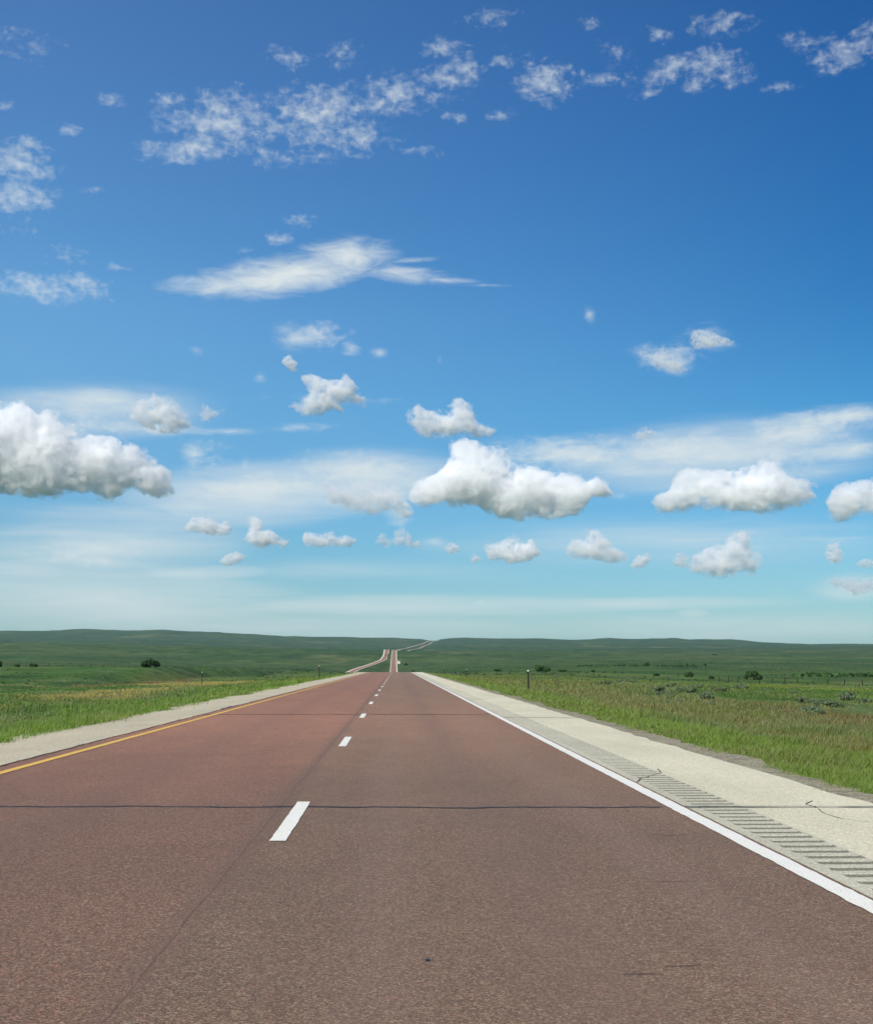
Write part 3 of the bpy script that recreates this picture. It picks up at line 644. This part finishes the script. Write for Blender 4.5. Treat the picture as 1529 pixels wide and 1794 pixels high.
bush(64, 520, 16, 7, 'low dark spreading bush right of the small one near the left edge', seed=4, mat=M_MID)
bush(1324, 395, 36, 16, 'largest dark bush behind the fence on the right', seed=5)
bush(1210, 420, 18, 10, 'medium dark bush behind the fence, left of the largest one', seed=6)
bush(1249, 400, 10, 6, 'tiny dark bush at a fence post between two larger bushes', seed=7)
bush(1152, 430, 14, 5, 'flat dark bush left of the fence row', seed=8)
bush(1136, 1300, 10, 7, 'small dark tree-like bush on the far creek line', seed=9)
bush(1206, 1500, 6, 4, 'tiny distant bush left in a loose row of three', seed=10)
bush(1217, 1500, 6, 3, 'tiny distant bush in the middle of a loose row of three', seed=11)
bush(1238, 1500, 6, 4, 'tiny distant bush right in a loose row of three', seed=12)
bush(871, 620, 13, 5, 'low dark bush in the field between two delineator posts', seed=13)
bush(950, 520, 30, 14, 'broad mid-green thicket just right of the near delineator', mat=M_MID, seed=14)
bush(985, 540, 20, 5, 'low green shrub trailing right from the thicket', mat=M_MID, seed=15)
bush(723.5, 262, 8, 4, 'small dark shrub at the road edge on the crest', seed=16)
bush(711, 2300, 7, 4, 'tiny dark bush on the far slope right of the road', seed=17)
bush(1040, 560, 9, 4, 'tiny dark shrub midway between the thicket and the fence', seed=18)
bush(1252, 3000, 3, 2.5, 'speck of a bush on the high plain above the fence', seed=19)
bush(1257, 3000, 3, 3, 'second speck of a bush beside it on the high plain', seed=20)

# creek line of scrub on the right
def scrub_line(name, pts, n, hh, label, mat):
    r = np.random.default_rng(5); P = []
    for _ in range(n):
        k = r.integers(0, len(pts) - 1); t_ = r.uniform(); px = pts[k][0] * (1 - t_) + pts[k + 1][0] * t_; d = pts[k][1] * (1 - t_) + pts[k + 1][1] * t_
        d += r.normal(0, 6); x = (px - VX) / FX2 * d
        if r.uniform() < .25 + .75 * float(vnoise(np.array([px / 22.]), np.array([3.]), 4)[0] > .35): P.append((x, d, r.uniform(0, 1) ** 1.5 * hh))
    P = np.array(P); z = H(P[:, 0], P[:, 1]) + P[:, 2]; n = len(P); s = r.uniform(.5, 1.2, n)[:, None]
    t1 = r.normal(0, 1, (n, 3)); t1 /= np.linalg.norm(t1, axis=1)[:, None]; t2 = r.normal(0, 1, (n, 3)); t2 /= np.linalg.norm(t2, axis=1)[:, None]
    C = np.c_[P[:, :2], z]; V = np.stack([C - t1 * s, C + t2 * s, C + t1 * s, C - t2 * s], 1).reshape(-1, 3); i = np.arange(n) * 4
    o = mesh_np(name, V, np.stack([i, i + 1, i + 2, i + 3], 1), mat); tag(o, label, 'scrub', kind='stuff')
scrub_line('creek_scrub', [(1010, 1250), (1090, 1270), (1180, 1290), (1240, 1300)], 2600, 1.2, 'thin dark line of scrub along the creek beyond the thicket', M_MID)
scrub_line('creek_scrub', [(1395, 480), (1440, 490), (1529, 500), (1600, 505)], 3500, .7, 'dark band of low scrub behind the right end of the fence', M_MID)

# shrub and sage cover that roughens the far prairie
def far_cover(n):
    r = np.random.default_rng(9); d = np.exp(r.uniform(math.log(230), math.log(3400), n)); u = r.uniform(-.34, .40, n); x = d * u
    ok = (fbm(x / 40, d / 90, 201, 4) + .35 * (fbm(x / 200, d / 500, 211, 3) - .5) > .50) & (np.abs(x - prof(R_X, d) - RC) > 13) & (np.abs(x - prof(L_X, d)) > 13)
    x, d = x[ok], d[ok]; n = len(x); z = H(x, d); hgt = r.uniform(.25, 1.0, n) ** 1.6 * np.interp(d, [200, 600, 3000], [.25, .5, 1.2]); V, C = [], []
    col = np.where((r.uniform(0, 1, n) < .35)[:, None], np.array([[.15, .19, .12]]), np.array([[.062, .098, .040]])) * r.uniform(.7, 1.4, n)[:, None]
    for k in range(3):
        a = r.uniform(0, 3.14, n); w = hgt * r.uniform(.6, 1.5, n); ox, oy = r.normal(0, .5, n) * hgt, r.normal(0, .5, n) * hgt; hh = hgt * r.uniform(.6, 1, n)
        cx_, sy_ = np.cos(a) * w, np.sin(a) * w
        q = [np.stack([x + ox - cx_, d + oy - sy_, z - .1], 1), np.stack([x + ox + cx_, d + oy + sy_, z - .1], 1), np.stack([x + ox + cx_ * .6, d + oy + sy_ * .6 - hh * .3, z + hh], 1), np.stack([x + ox - cx_ * .7, d + oy - sy_ * .7 - hh * .3, z + hh * .8], 1)]
        V.append(np.stack(q, 1).reshape(-1, 3)); C.append(np.repeat(col, 4, 0))
    V = np.concatenate(V); i = np.arange(len(V) // 4) * 4
    o = mesh_np('prairie_scrub', V, np.stack([i, i + 1, i + 2, i + 3], 1), M_GRASS, cols=np.concatenate(C)); tag(o, 'low sage and scrub dotted over the middle and far prairie', 'scrub', kind='stuff')
far_cover(16000)

# sagebrush clumps
sage0 = None
SG = []
r_ = random.Random(3)
for (pa, pb, da, db, n) in ((1150, 1260, 72, 100, 13), (1395, 1450, 62, 80, 6), (1040, 1110, 105, 170, 13), (1440, 1529, 58, 120, 9), (1260, 1400, 90, 150, 9), (960, 1040, 150, 230, 9)):
    for _ in range(n): SG.append((r_.uniform(pa, pb), r_.uniform(da, db), r_.uniform(.5, 1.15)))
protos = []
for k in range(3):
    root = empty('sagebrush', (0, 0, 0)); lm = leaf_mesh('foliage', 60 + k, lobes_for(40 + k, 1.25, .62, 12), 1500, .045, M_SAGE); lm.parent = root
    bm_obj('stem', stems(70 + k, .9, .4), M_BARK, root); protos.append(root)
for i, (px, d, s) in enumerate(SG):
    o = protos[i] if i < 3 else copy_tree(protos[i % 3])
    x, y, z = ground_at(px, d); o.location = (x, y, z - .03); o.rotation_euler = (0, 0, r_.uniform(0, 6)); o.scale = (s, s, s * r_.uniform(.8, 1.15))
    tag(o, 'grey-green sagebrush clump among the grass of the right field', 'sagebrush', 'sagebrush clumps in the right field')

# ------------------------------------------------------------------ posts
M_STEEL = flat_mat('weathered_steel', (.045, .040, .036), .7, .3, var=.3); M_WOOD = flat_mat('weathered_wood', (.040, .032, .024), .9, .1, var=.35, scale=9)
M_REFL = flat_mat('reflector', (.72, .74, .66), .3, .6); M_WIRE = flat_mat('wire', (.12, .11, .10), .5, .4, metal=.6)
def delineator(h):
    root = empty('delineator', (0, 0, 0)); bm = bmesh.new()
    prof_ = [(-.045, .0), (-.028, -.012), (-.018, .022), (.018, .022), (.028, -.012), (.045, .0), (.028, -.005), (.016, .03), (-.016, .03), (-.028, -.005)]
    rings = [[bm.verts.new((a * 1.15, b * 1.15, z)) for a, b in prof_] for z in (-.3, h * .5, h)]
    for A_, B_ in zip(rings[:-1], rings[1:]):
        for j in range(10): bm.faces.new((A_[j], A_[(j + 1) % 10], B_[(j + 1) % 10], B_[j]))
    bm.faces.new(rings[-1]); bm_obj('post', bm, M_STEEL, root)
    bm = bmesh.new(); bmesh.ops.create_cone(bm, cap_ends=True, segments=20, radius1=.052, radius2=.046, depth=.016, matrix=Matrix.Translation((0, -.03, h - .07)) @ Matrix.Rotation(math.pi / 2, 4, 'X'))
    bm_obj('reflector', bm, M_REFL, root, True); return root
dl = delineator(1.28)
for i, (x, y, lab) in enumerate(((8.05, 81, 'nearest dark delineator post with pale reflector in the right verge'), (8.5, 162, 'second dark delineator post down the right verge'),
                                 (8.6, 243, 'third dark delineator post by the crest on the right'), (9.3, 326, 'farthest delineator post peeping over the crest on the right'))):
    o = dl if i == 0 else copy_tree(dl); z = float(H(np.array([x]), np.array([y]))[0]); o.location = (x, y, max(z, z)); o.scale = (1, 1, 1.0 if i else 1.0)
    o.location.z = z + (.1 if i < 3 else .2); o.rotation_euler = (random.uniform(-.02, .02), random.uniform(-.03, .03), 0); tag(o, lab, 'delineator post', 'delineator posts beside the road')
    if i == 0: o.scale = (1.1, 1.1, 1.12)
for i, (px, y, s, lab) in enumerate(((560, 133, 1.12, 'dark delineator post on the left by the gravel shoulder'), (356.5, 158, 1.12, 'dark post standing alone in the median grass'), (308.7, 345, 1.1, 'thin distant post right of the round dark bush'),
                                  (383, 400, .9, 'very thin distant post beyond the median'), (620, 420, .9, 'tiny post where the oncoming road rises out of the dip'))):
    o = copy_tree(dl); x, y, z = ground_at(px, y); o.location = (x, y, z + .12); o.scale = (1.1, 1.1, s); tag(o, lab, 'delineator post', 'delineator posts beside the road')

fence = empty('wire_fence', (86, 300, 0)); tag(fence, 'wooden post and wire fence across the right field', 'fence')
def fpost(x, y, h, r=.11, par=fence):
    z = float(H(np.array([x]), np.array([y]))[0]); bm = bmesh.new(); tl = (random.uniform(-.06, .06), random.uniform(-.06, .06)); rg = []
    for k, (zz, rr) in enumerate(((-.4, r), (h * .5, r * .95), (h * .96, r * .85), (h, r * .6))):
        rg.append([bm.verts.new((rr * math.cos(a) + tl[0] * zz, rr * math.sin(a) + tl[1] * zz, zz)) for a in np.linspace(0, 2 * math.pi, 8, endpoint=False)])
    for A_, B_ in zip(rg[:-1], rg[1:]):
        for j in range(8): bm.faces.new((A_[j], A_[(j + 1) % 8], B_[(j + 1) % 8], B_[j]))
    bm.faces.new(rg[-1]); o = bm_obj('post', bm, M_WOOD, par); bx = par.location if par else Vector((0, 0, 0)); o.location = Vector((x, y, z)) - bx; return Vector((x, y, z + h))
FP = [(1190, 425, 1.4), (1246, 372, 1.5), (1262, 360, 1.6), (1279, 347, 1.65), (1296, 337, 1.7), (1315, 325, 1.2), (1333, 314, 1.25), (1357, 304, 1.55), (1379, 294, 1.5), (1402, 284, 1.6), (1429, 274, 1.15), (1455, 265, 1.1), (1485, 255, 1.1), (1517, 246, 1.15), (1550, 237, 1.3), (1590, 228, 1.3)]
tops = [fpost((p - VX) / FX2 * d, d, h) for p, d, h in FP]
for f in (.45, .75, .97):
    bm = bmesh.new()
    for a, b in zip(tops[:-1], tops[1:]):
        ga = a - Vector((0, 0, 1.45 * (1 - f))); gb = b - Vector((0, 0, 1.45 * (1 - f))); q = []
        for p in (ga, gb): q.append([bm.verts.new(p - fence.location + Vector((.006 * math.cos(t_), 0, .006 * math.sin(t_)))) for t_ in (0, 2.1, 4.2)])
        for j in range(3): bm.faces.new((q[0][j], q[0][(j + 1) % 3], q[1][(j + 1) % 3], q[1][j]))
    bm_obj('wire', bm, M_WIRE, fence)
fp2 = empty('fence_post', (16.0, 157, float(H(np.array([16.]), np.array([157.]))[0]))); tag(fp2, 'thin dark post right behind the nearest right delineator', 'post')
bmp = bmesh.new(); rg = []
for zz, rr in ((-.3, .05), (.6, .045), (1.25, .04), (1.3, .02)): rg.append([bmp.verts.new((rr * math.cos(a), rr * math.sin(a), zz)) for a in np.linspace(0, 2 * math.pi, 8, endpoint=False)])
for A_, B_ in zip(rg[:-1], rg[1:]):
    for j in range(8): bmp.faces.new((A_[j], A_[(j + 1) % 8], B_[(j + 1) % 8], B_[j]))
bmp.faces.new(rg[-1]); bm_obj('shaft', bmp, M_STEEL, fp2)

# ------------------------------------------------------------------ far car on the oncoming road
def car(loc, rz):
    root = empty('car', loc, rz); tag(root, 'tiny dark red car far off on the oncoming road', 'car')
    paint = flat_mat('car_paint', (.16, .02, .02), .3, .5, var=.05); glass = flat_mat('car_glass', (.02, .025, .03), .1, .6); tyre = flat_mat('tyre', (.02, .02, .02), .8, .2)
    bm = bmesh.new(); side = [(-2.2, .35), (-2.25, .75), (-2.1, .95), (-1.2, 1.0), (1.9, 1.02), (2.2, .9), (2.25, .4)]
    A_ = [bm.verts.new((-.88, a, b)) for a, b in side]; B_ = [bm.verts.new((.88, a, b)) for a, b in side]
    bm.faces.new(A_); bm.faces.new(B_[::-1])
    for j in range(len(side)): k = (j + 1) % len(side); bm.faces.new((A_[j], B_[j], B_[k], A_[k]))
    bmesh.ops.bevel(bm, geom=bm.edges[:], offset=.06, segments=2, affect='EDGES'); body = bm_obj('body', bm, paint, root)
    bm = bmesh.new(); side = [(-1.25, 1.0, .80), (-.5, 1.45, .66), (1.1, 1.47, .66), (1.75, 1.01, .78)]
    A_ = [bm.verts.new((-w, a, b)) for a, b, w in side]; B_ = [bm.verts.new((w, a, b)) for a, b, w in side]; bm.faces.new(A_); bm.faces.new(B_[::-1])
    for j in range(4): k = (j + 1) % 4; bm.faces.new((A_[j], B_[j], B_[k], A_[k]))
    bm_obj('cabin_glass', bm, glass, root)
    bm = bmesh.new(); bmesh.ops.create_cube(bm, size=1, matrix=Matrix.Translation((0, .3, 1.485)) @ Matrix.Diagonal((1.3, 1.55, .04, 1))); bm_obj('roof', bm, paint, root)
    for x_ in (-.8, .8):
        for y_ in (-1.4, 1.4):
            bm = bmesh.new(); bmesh.ops.create_cone(bm, cap_ends=True, segments=20, radius1=.33, radius2=.33, depth=.22, matrix=Matrix.Translation((x_, y_, .33)) @ Matrix.Rotation(math.pi / 2, 4, 'Y')); bm_obj('wheel', bm, tyre, root)
    root.scale = (1.1, 1.1, 1.1)
yc_ = 2960.; car((float(prof(L_X, yc_)) - 1.8, yc_, float(prof(L_Z, yc_)) + .02), 0)

# ------------------------------------------------------------------ cumulus clouds (closed bodies of real scattering vapour)
def mat_cloud(name, density, grain=None):
    m, N = material(name)
    v = N.n('ShaderNodeVolumeScatter'); v.inputs['Color'].default_value = (1, 1, 1, 1); v.inputs['Density'].default_value = density
    if grain:      # billows inside the vapour: uneven density
        P = N.n('ShaderNodeTexCoord').outputs['Object']; nz = N.noise(P, 1 / grain, 5, .64, .3)
        N.set(v.inputs['Density'], N.m('MULTIPLY', N.mapr(nz, .42, .66, 0, 1), density)); m.cycles.volume_step_rate = .11
    v.inputs['Anisotropy'].default_value = 0.0
    out(N, None, v.outputs[0]); return m
def poly_sd(P, X, Y):
    P = np.array(P, float); n = len(P); D = np.full(X.shape, 1e9); c = np.zeros(X.shape, bool)
    for i in range(n):
        x1, y1 = P[i]; x2, y2 = P[(i + 1) % n]; dx, dy = x2 - x1, y2 - y1
        t_ = np.clip(((X - x1) * dx + (Y - y1) * dy) / (dx * dx + dy * dy + 1e-9), 0, 1)
        D = np.minimum(D, np.hypot(X - x1 - t_ * dx, Y - y1 - t_ * dy))
        if y1 != y2: c ^= ((y1 > Y) != (y2 > Y)) & (X < (x2 - x1) * (Y - y1) / (y2 - y1) + x1)
    return np.where(c, D, -D)
def _h3(i, j, k, s):
    n = (i * 374761393 + j * 668265263 + k * 2147483647 + s * 1274126177) & 0xffffffff
    n = ((n ^ (n >> 13)) * 1274126177) & 0xffffffff; n = ((n ^ (n >> 15)) * 2246822519) & 0xffffffff
    return ((n ^ (n >> 16)) & 0xffff) / 65535.0
def v3(x, y, z, s):
    i, j, k = (np.floor(a).astype(np.int64) for a in (x, y, z)); fx, fy, fz = x - i, y - j, z - k
    fx, fy, fz = (f * f * (3 - 2 * f) for f in (fx, fy, fz)); r = 0
    for a in (0, 1):
        for b in (0, 1):
            for c in (0, 1): r = r + _h3(i + a, j + b, k + c, s) * (fx if a else 1 - fx) * (fy if b else 1 - fy) * (fz if c else 1 - fz)
    return r
def w3(x, y, z, s):
    """distance to the nearest of scattered points: round puffs"""
    i, j, k = (np.floor(a).astype(np.int64) for a in (x, y, z)); best = np.full(x.shape, 9.)
    for a in (-1, 0, 1):
        for b in (-1, 0, 1):
            for c in (-1, 0, 1):
                I, J, K = i + a, j + b, k + c
                d = (I + _h3(I, J, K, s) - x) ** 2 + (J + _h3(I, J, K, s + 1) - y) ** 2 + (K + _h3(I, J, K, s + 2) - z) ** 2
                best = np.minimum(best, d)
    return np.sqrt(best)
def surface_nets(F, iso):
    """closed surface of the region F > iso (F is below iso on the border)"""
    S = F > iso; nx, ny, nz = F.shape
    cs = [(a, b, c) for a in (0, 1) for b in (0, 1) for c in (0, 1)]
    cnt = sum(S[a:nx - 1 + a, b:ny - 1 + b, c:nz - 1 + c].astype(np.int8) for a, b, c in cs)
    cell = (cnt > 0) & (cnt < 8); ci = np.argwhere(cell); idm = -np.ones(cell.shape, np.int64); idm[cell] = np.arange(len(ci))
    acc = np.zeros((len(ci), 3)); num = np.zeros(len(ci))
    for (a, b, c) in cs:
        for ax in range(3):
            if (a, b, c)[ax] == 1: continue
            e = [a, b, c]; e[ax] = 1
            p = F[ci[:, 0] + a, ci[:, 1] + b, ci[:, 2] + c] - iso; q = F[ci[:, 0] + e[0], ci[:, 1] + e[1], ci[:, 2] + e[2]] - iso
            x = (p > 0) != (q > 0); t_ = np.where(x, p / np.where(x, p - q, 1), 0)
            pt = np.tile(np.array([a, b, c], float), (len(ci), 1)); pt[:, ax] += t_
            acc += np.where(x[:, None], pt, 0); num += x
    V = ci + acc / num[:, None]; Q = []
    for ax in range(3):
        sl0 = [slice(None)] * 3; sl1 = [slice(None)] * 3; sl0[ax] = slice(0, -1); sl1[ax] = slice(1, None)
        A_, B_ = S[tuple(sl0)], S[tuple(sl1)]; e = np.argwhere(A_ != B_); flip = A_[tuple(e.T)]
        u, w = (ax + 1) % 3, (ax + 2) % 3; o = []
        for (du, dw) in ((-1, -1), (0, -1), (0, 0), (-1, 0)):
            g = e.copy(); g[:, u] += du; g[:, w] += dw; o.append(idm[tuple(g.T)])
        q = np.stack(o, 1); q[~flip] = q[~flip][:, ::-1]; Q.append(q)
    return V, np.concatenate(Q)
def cloud(P, label, od=1.0, seed=0, depth=.62, base_z=1500):
    P = np.array(P, float); x0, y0 = P.min(0); x1, y1 = P.max(0); w, h = x1 - x0, y1 - y0; mn = min(w, h)
    cx_, cyy = (x0 + x1) / 2, (y0 + y1) / 2
    elb = math.asin(pix_dir(cx_, y1).z); dist = base_z / math.tan(elb); k = dist / FPX      # metres per photo pixel at the cloud
    c_dir = pix_dir(cx_, cyy); c = Vector((0, 0, EYE)) + c_dir * (dist / math.hypot(c_dir.x, c_dir.y))
    st = float(np.clip(mn / 45, .9, 1.9)); pad = 14 + .10 * mn; dz = depth * mn * .8 + pad
    X, Y, Z = np.meshgrid(np.arange(x0 - pad, x1 + pad, st), np.arange(y0 - pad, y1 + pad, st), np.arange(-dz, dz, st), indexing='ij')
    soft = od < .4; so = seed * 31
    big = mn / 2.6; wx = (v3(X / big, Y / big, Z / big + so, 3) - .5); wy = (v3(X / big, Y / big, Z / big + so, 7) - .5)
    sd = poly_sd(P, (X[:, :, 0] * 1.), Y[:, :, 0])[:, :, None]
    sd = poly_sd(P, X + wx * .22 * mn, Y + wy * .08 * mn) if X.size < 3e6 else sd
    R = mn * .5; th = depth * R * np.sqrt(np.clip(sd / R, 0, 1) * (2 - np.clip(sd / R, 0, 1)))
    aZ = np.abs(Z); F = np.where(sd > 0, np.where(aZ < th, sd * (1 - aZ / np.maximum(th, 1e-3)), (th - aZ) * .8), sd * 2.0 - aZ * .8)
    band = np.abs(F) < .3 * mn + 6; xs, ys, zs = X[band], Y[band], Z[band] + so * 10
    s1 = np.clip(mn / 5, 6.5, 19); up = np.clip((y1 - ys) / h * 2.6, .7, 1.15)
    if soft: n_ = ((v3(xs / s1, ys / s1, zs / s1, 1) - .5) * 1.1 + (v3(xs / s1 * 2.3, ys / s1 * 2.3, zs / s1 * 2.3, 2) - .5) * .8 + (v3(xs / s1 * 5, ys / s1 * 5, zs / s1 * 5, 5) - .5) * .55) * s1 * 1.7 - .10 * s1
    else: n_ = ((.52 - w3(xs / s1, ys / s1, zs / s1, 1)) * .95 + (.52 - w3(xs / s1 * 2.2, ys / s1 * 2.2, zs / s1 * 2.2, 11)) * (.25 + .6 * v3(xs / s1 * .5, ys / s1 * .5, zs / s1 * .5, 47)) + (.5 - w3(xs / s1 * 4.6, ys / s1 * 4.6, zs / s1 * 4.6, 21)) * .30
                + (v3(xs / s1 * 9, ys / s1 * 9, zs / s1 * 9, 31) - .5) * .16 + (v3(xs / s1 * .45, ys / s1 * .45, zs / s1 * .45, 41) - .5) * 1.5) * s1 * up
    F0 = F[band]; n_ = np.where(F0 < 0, n_ * np.clip(1 + F0 / (1.1 * s1), 0, 1), n_); F[band] += n_
    G = np.full(F.shape, -50.); mist = F > -9 - .1 * mn; xm, ym, zm = X[mist], Y[mist], Z[mist] + so * 10; q_ = np.clip(mn / 7, 4, 13)
    G[mist] = np.maximum(F[mist], -50) * .75 + ((v3(xm / q_ / 1.6, ym / q_, zm / q_, 61) - .5) * 2.6 + (v3(xm / q_ * 1.4, ym / q_ * 2, zm / q_ * 2, 62) - .5) * 1.3 + (v3(xm / q_ * 3.5, ym / q_ * 4, zm / q_ * 4, 63) - .5) * .7) * q_ * .85
    for ax in range(3):
        for e in (0, -1):
            sl = [slice(None)] * 3; sl[ax] = e; F[tuple(sl)] = -5; G[tuple(sl)] = -5
    Vs, Qs, M = [], [], []; nv = 0
    for li, iso in enumerate((0.0, 5.0 if mn < 60 else 11.0) if not soft else (0.0, .25 * s1)):
        if (F > iso).sum() < 30: continue
        V, Q = surface_nets(F, iso); Vs.append(V); Qs.append(Q + nv); M.append(np.full(len(Q), li, np.int32)); nv += len(V)
    V, Q = surface_nets(G, -.05 * q_); Vs.append(V); Qs.append(Q + nv); M.append(np.full(len(Q), 2, np.int32))
    V = np.concatenate(Vs) * st; Q = np.concatenate(Qs)
    px_, py_, pz_ = V[:, 0] + x0 - pad - cx_, -(V[:, 1] + y0 - pad - cyy), V[:, 2] - dz
    right = np.array([c_dir.y, -c_dir.x, 0]); right /= np.linalg.norm(right); fwd = np.array([c_dir.x, c_dir.y, 0]); fwd /= np.linalg.norm(fwd)
    W3 = (px_[:, None] * right + py_[:, None] * np.array([0, 0, 1.]) + pz_[:, None] * fwd) * k
    o = mesh_np('cloud', W3, Q, mat_cloud('cloud_edge', ((.105 if mn > 60 else .19) if not soft else .05 * od / .25) / k, s1 * .85 * k)); o.data.materials.append(mat_cloud('cloud_core', ((.095 if mn > 60 else .18) * od if not soft else .07 * od / .25) / k, s1 * 1.3 * k))
    o.data.materials.append(mat_cloud('cloud_mist', (.065 if not soft else .04) / k, s1 * .7 * k))
    o.data.polygons.foreach_set('material_index', np.concatenate(M)); o.location = c
    tag(o, label, 'cloud'); return o
CL = [
 ([(-120,770),(-60,720),(0,707),(40,712),(66,730),(72,716),(95,713),(103,735),(130,742),(160,762),(185,760),(230,775),(262,795),(290,822),(298,852),(270,864),(245,858),(225,845),(205,862),(185,868),(160,858),(120,862),(60,870),(0,868),(-80,865),(-140,830)], 'huge white heaped cloud cut by the left edge', 1.0),
 ([(222,718),(235,700),(258,702),(270,687),(292,699),(310,712),(330,722),(337,745),(310,757),(290,760),(262,750),(230,738)], 'soft puffy cloud just above and right of the huge left cloud', .30),
 ([(722,885),(720,862),(735,850),(770,830),(795,800),(798,778),(820,768),(845,772),(860,780),(875,785),(890,795),(905,812),(940,815),(975,828),(1000,830),(1020,845),(1035,850),(1052,840),(1070,855),(1082,872),(1045,874),(1035,890),(1022,905),(980,912),(900,915),(870,905),(850,892),(790,888),(740,892)], 'big bright heaped cloud right of the middle, with a peaked top', 1.0),
 ([(717,740),(722,712),(735,705),(745,718),(765,722),(785,718),(795,700),(810,694),(825,705),(838,728),(848,748),(866,752),(855,768),(830,766),(800,765),(775,762),(745,770),(728,760)], 'two-humped white cloud floating above the big middle cloud', .9),
 ([(508,712),(530,700),(545,690),(532,676),(522,660),(540,655),(558,662),(590,665),(605,655),(620,675),(638,695),(642,710),(620,705),(600,704),(605,725),(585,718),(550,728),(525,728)], 'ragged white cloud above the road, with a hooked right end', .45),
 ([(490,632),(505,622),(523,636),(522,652),(507,652)], 'small round puff at the upper left of the ragged cloud', .5),
 ([(1148,878),(1155,865),(1175,858),(1185,835),(1215,818),(1240,822),(1275,825),(1300,815),(1335,810),(1365,815),(1380,832),(1405,845),(1425,862),(1427,882),(1400,890),(1340,899),(1280,897),(1220,893),(1180,896),(1160,890)], 'long flat-based white cloud on the right', 1.0),
 ([(1452,868),(1465,855),(1485,845),(1510,842),(1529,838),(1570,835),(1600,870),(1590,903),(1530,901),(1468,909),(1455,890)], 'white cloud cut by the right edge', 1.0),
 ([(322,928),(335,910),(352,904),(370,903),(380,912),(398,912),(408,925),(400,935),(375,940),(345,935)], 'small domed cloud low on the left, first of a row', .8),
 ([(425,945),(433,930),(430,910),(442,903),(454,912),(457,930),(478,930),(490,945),(508,948),(500,960),(470,958),(445,957)], 'small cloud with a tall left tower low on the left', .75),
 ([(528,945),(535,932),(560,933),(585,931),(595,938),(608,935),(622,945),(615,958),(580,960),(540,957)], 'small flat bar-shaped cloud low left of the road', .9),
 ([(384,985),(392,972),(415,967),(432,974),(420,986),(398,994)], 'tiny tilted oval cloud below the towered one', .7),
 ([(565,850),(580,835),(600,850),(640,845),(690,850),(712,870),(718,905),(700,915),(685,895),(650,900),(610,895),(580,885)], 'thin torn cloud left of the big middle cloud', .16),
 ([(658,950),(670,932),(685,945),(690,930),(710,925),(725,945),(750,952),(740,962),(700,957),(675,962)], 'small torn cloud low above the road', .35),
 ([(777,962),(788,950),(803,956),(806,968),(785,970)], 'tiny puff low right of the road', .5),
 ([(852,975),(855,955),(875,950),(890,938),(905,938),(920,948),(930,942),(938,960),(950,972),(930,984),(890,986),(860,982)], 'small lumpy cloud under the big middle cloud', .6),
 ([(818,980),(830,969),(844,980),(830,989)], 'tiny puff at the left foot of the lumpy small cloud', .5),
 ([(985,965),(1000,952),(1015,935),(1030,923),(1045,930),(1060,945),(1070,960),(1095,970),(1100,982),(1070,987),(1040,982),(1000,978)], 'small triangular cloud with a long right tail', .8),
 ([(1105,988),(1118,970),(1135,967),(1143,980),(1128,993),(1111,997)], 'tiny tilted puff right of the triangular cloud', .7),
 ([(1178,985),(1185,967),(1200,964),(1211,978),(1205,994),(1185,994)], 'tiny round puff left of the cloud with the pointing tower', .6),
 ([(1216,1000),(1220,975),(1240,962),(1270,957),(1276,940),(1290,930),(1302,926),(1315,932),(1309,948),(1302,962),(1320,975),(1328,1000),(1310,1012),(1270,1012),(1230,1005)], 'low cloud with a pointing tower on top, lower right', .8),
 ([(1445,970),(1454,955),(1466,951),(1479,972),(1470,987),(1454,986)], 'tiny peaked puff near the right edge', .55),
 ([(1500,988),(1515,979),(1545,979),(1545,996),(1508,996)], 'tiny flat puff touching the right edge', .6),
 ([(1450,1018),(1470,1008),(1500,1012),(1529,1008),(1545,1030),(1500,1044),(1460,1028)], 'pale hazy lowest cloud at the right edge', .25),
 ([(1203,598),(1216,577),(1240,575),(1262,590),(1288,598),(1278,607),(1240,610),(1218,610)], 'small bright smeared cloud high on the right', .35),
 ([(1122,618),(1140,624),(1160,604),(1170,618),(1196,636),(1200,653),(1165,654),(1142,640)], 'wispy torn cloud below and left of the smeared one', .16),
 ([(352,740),(352,709),(363,707),(372,718),(394,716),(384,728),(365,742)], 'tiny hooked cloud right of the soft puffy cloud', .3),
 ([(1107,765),(1115,750),(1135,746),(1150,758),(1140,772),(1115,772)], 'small soft puff on top of the right-hand cloud veil', .25),
]
for i, (P, lab, od) in enumerate(CL): cloud(P, lab, od, seed=i)

# ------------------------------------------------------------------ haze in the air over the plain
M_HAZE, N = material('haze_air'); v = N.n('ShaderNodeVolumePrincipled'); v.inputs['Color'].default_value = (.60, .87, 1.0, 1)
v.inputs['Density'].default_value = 2.5e-5; v.inputs['Anisotropy'].default_value = .1; out(N, None, v.outputs[0])
bm = bmesh.new(); bmesh.ops.create_cube(bm, size=1, matrix=Matrix.Translation((0, 11400, 135)) @ Matrix.Diagonal((50000, 31000, 500, 1)))
haze = bm_obj('haze', bm, M_HAZE); tag(haze, 'thin bluish haze over the far plain and hills', kind='stuff')
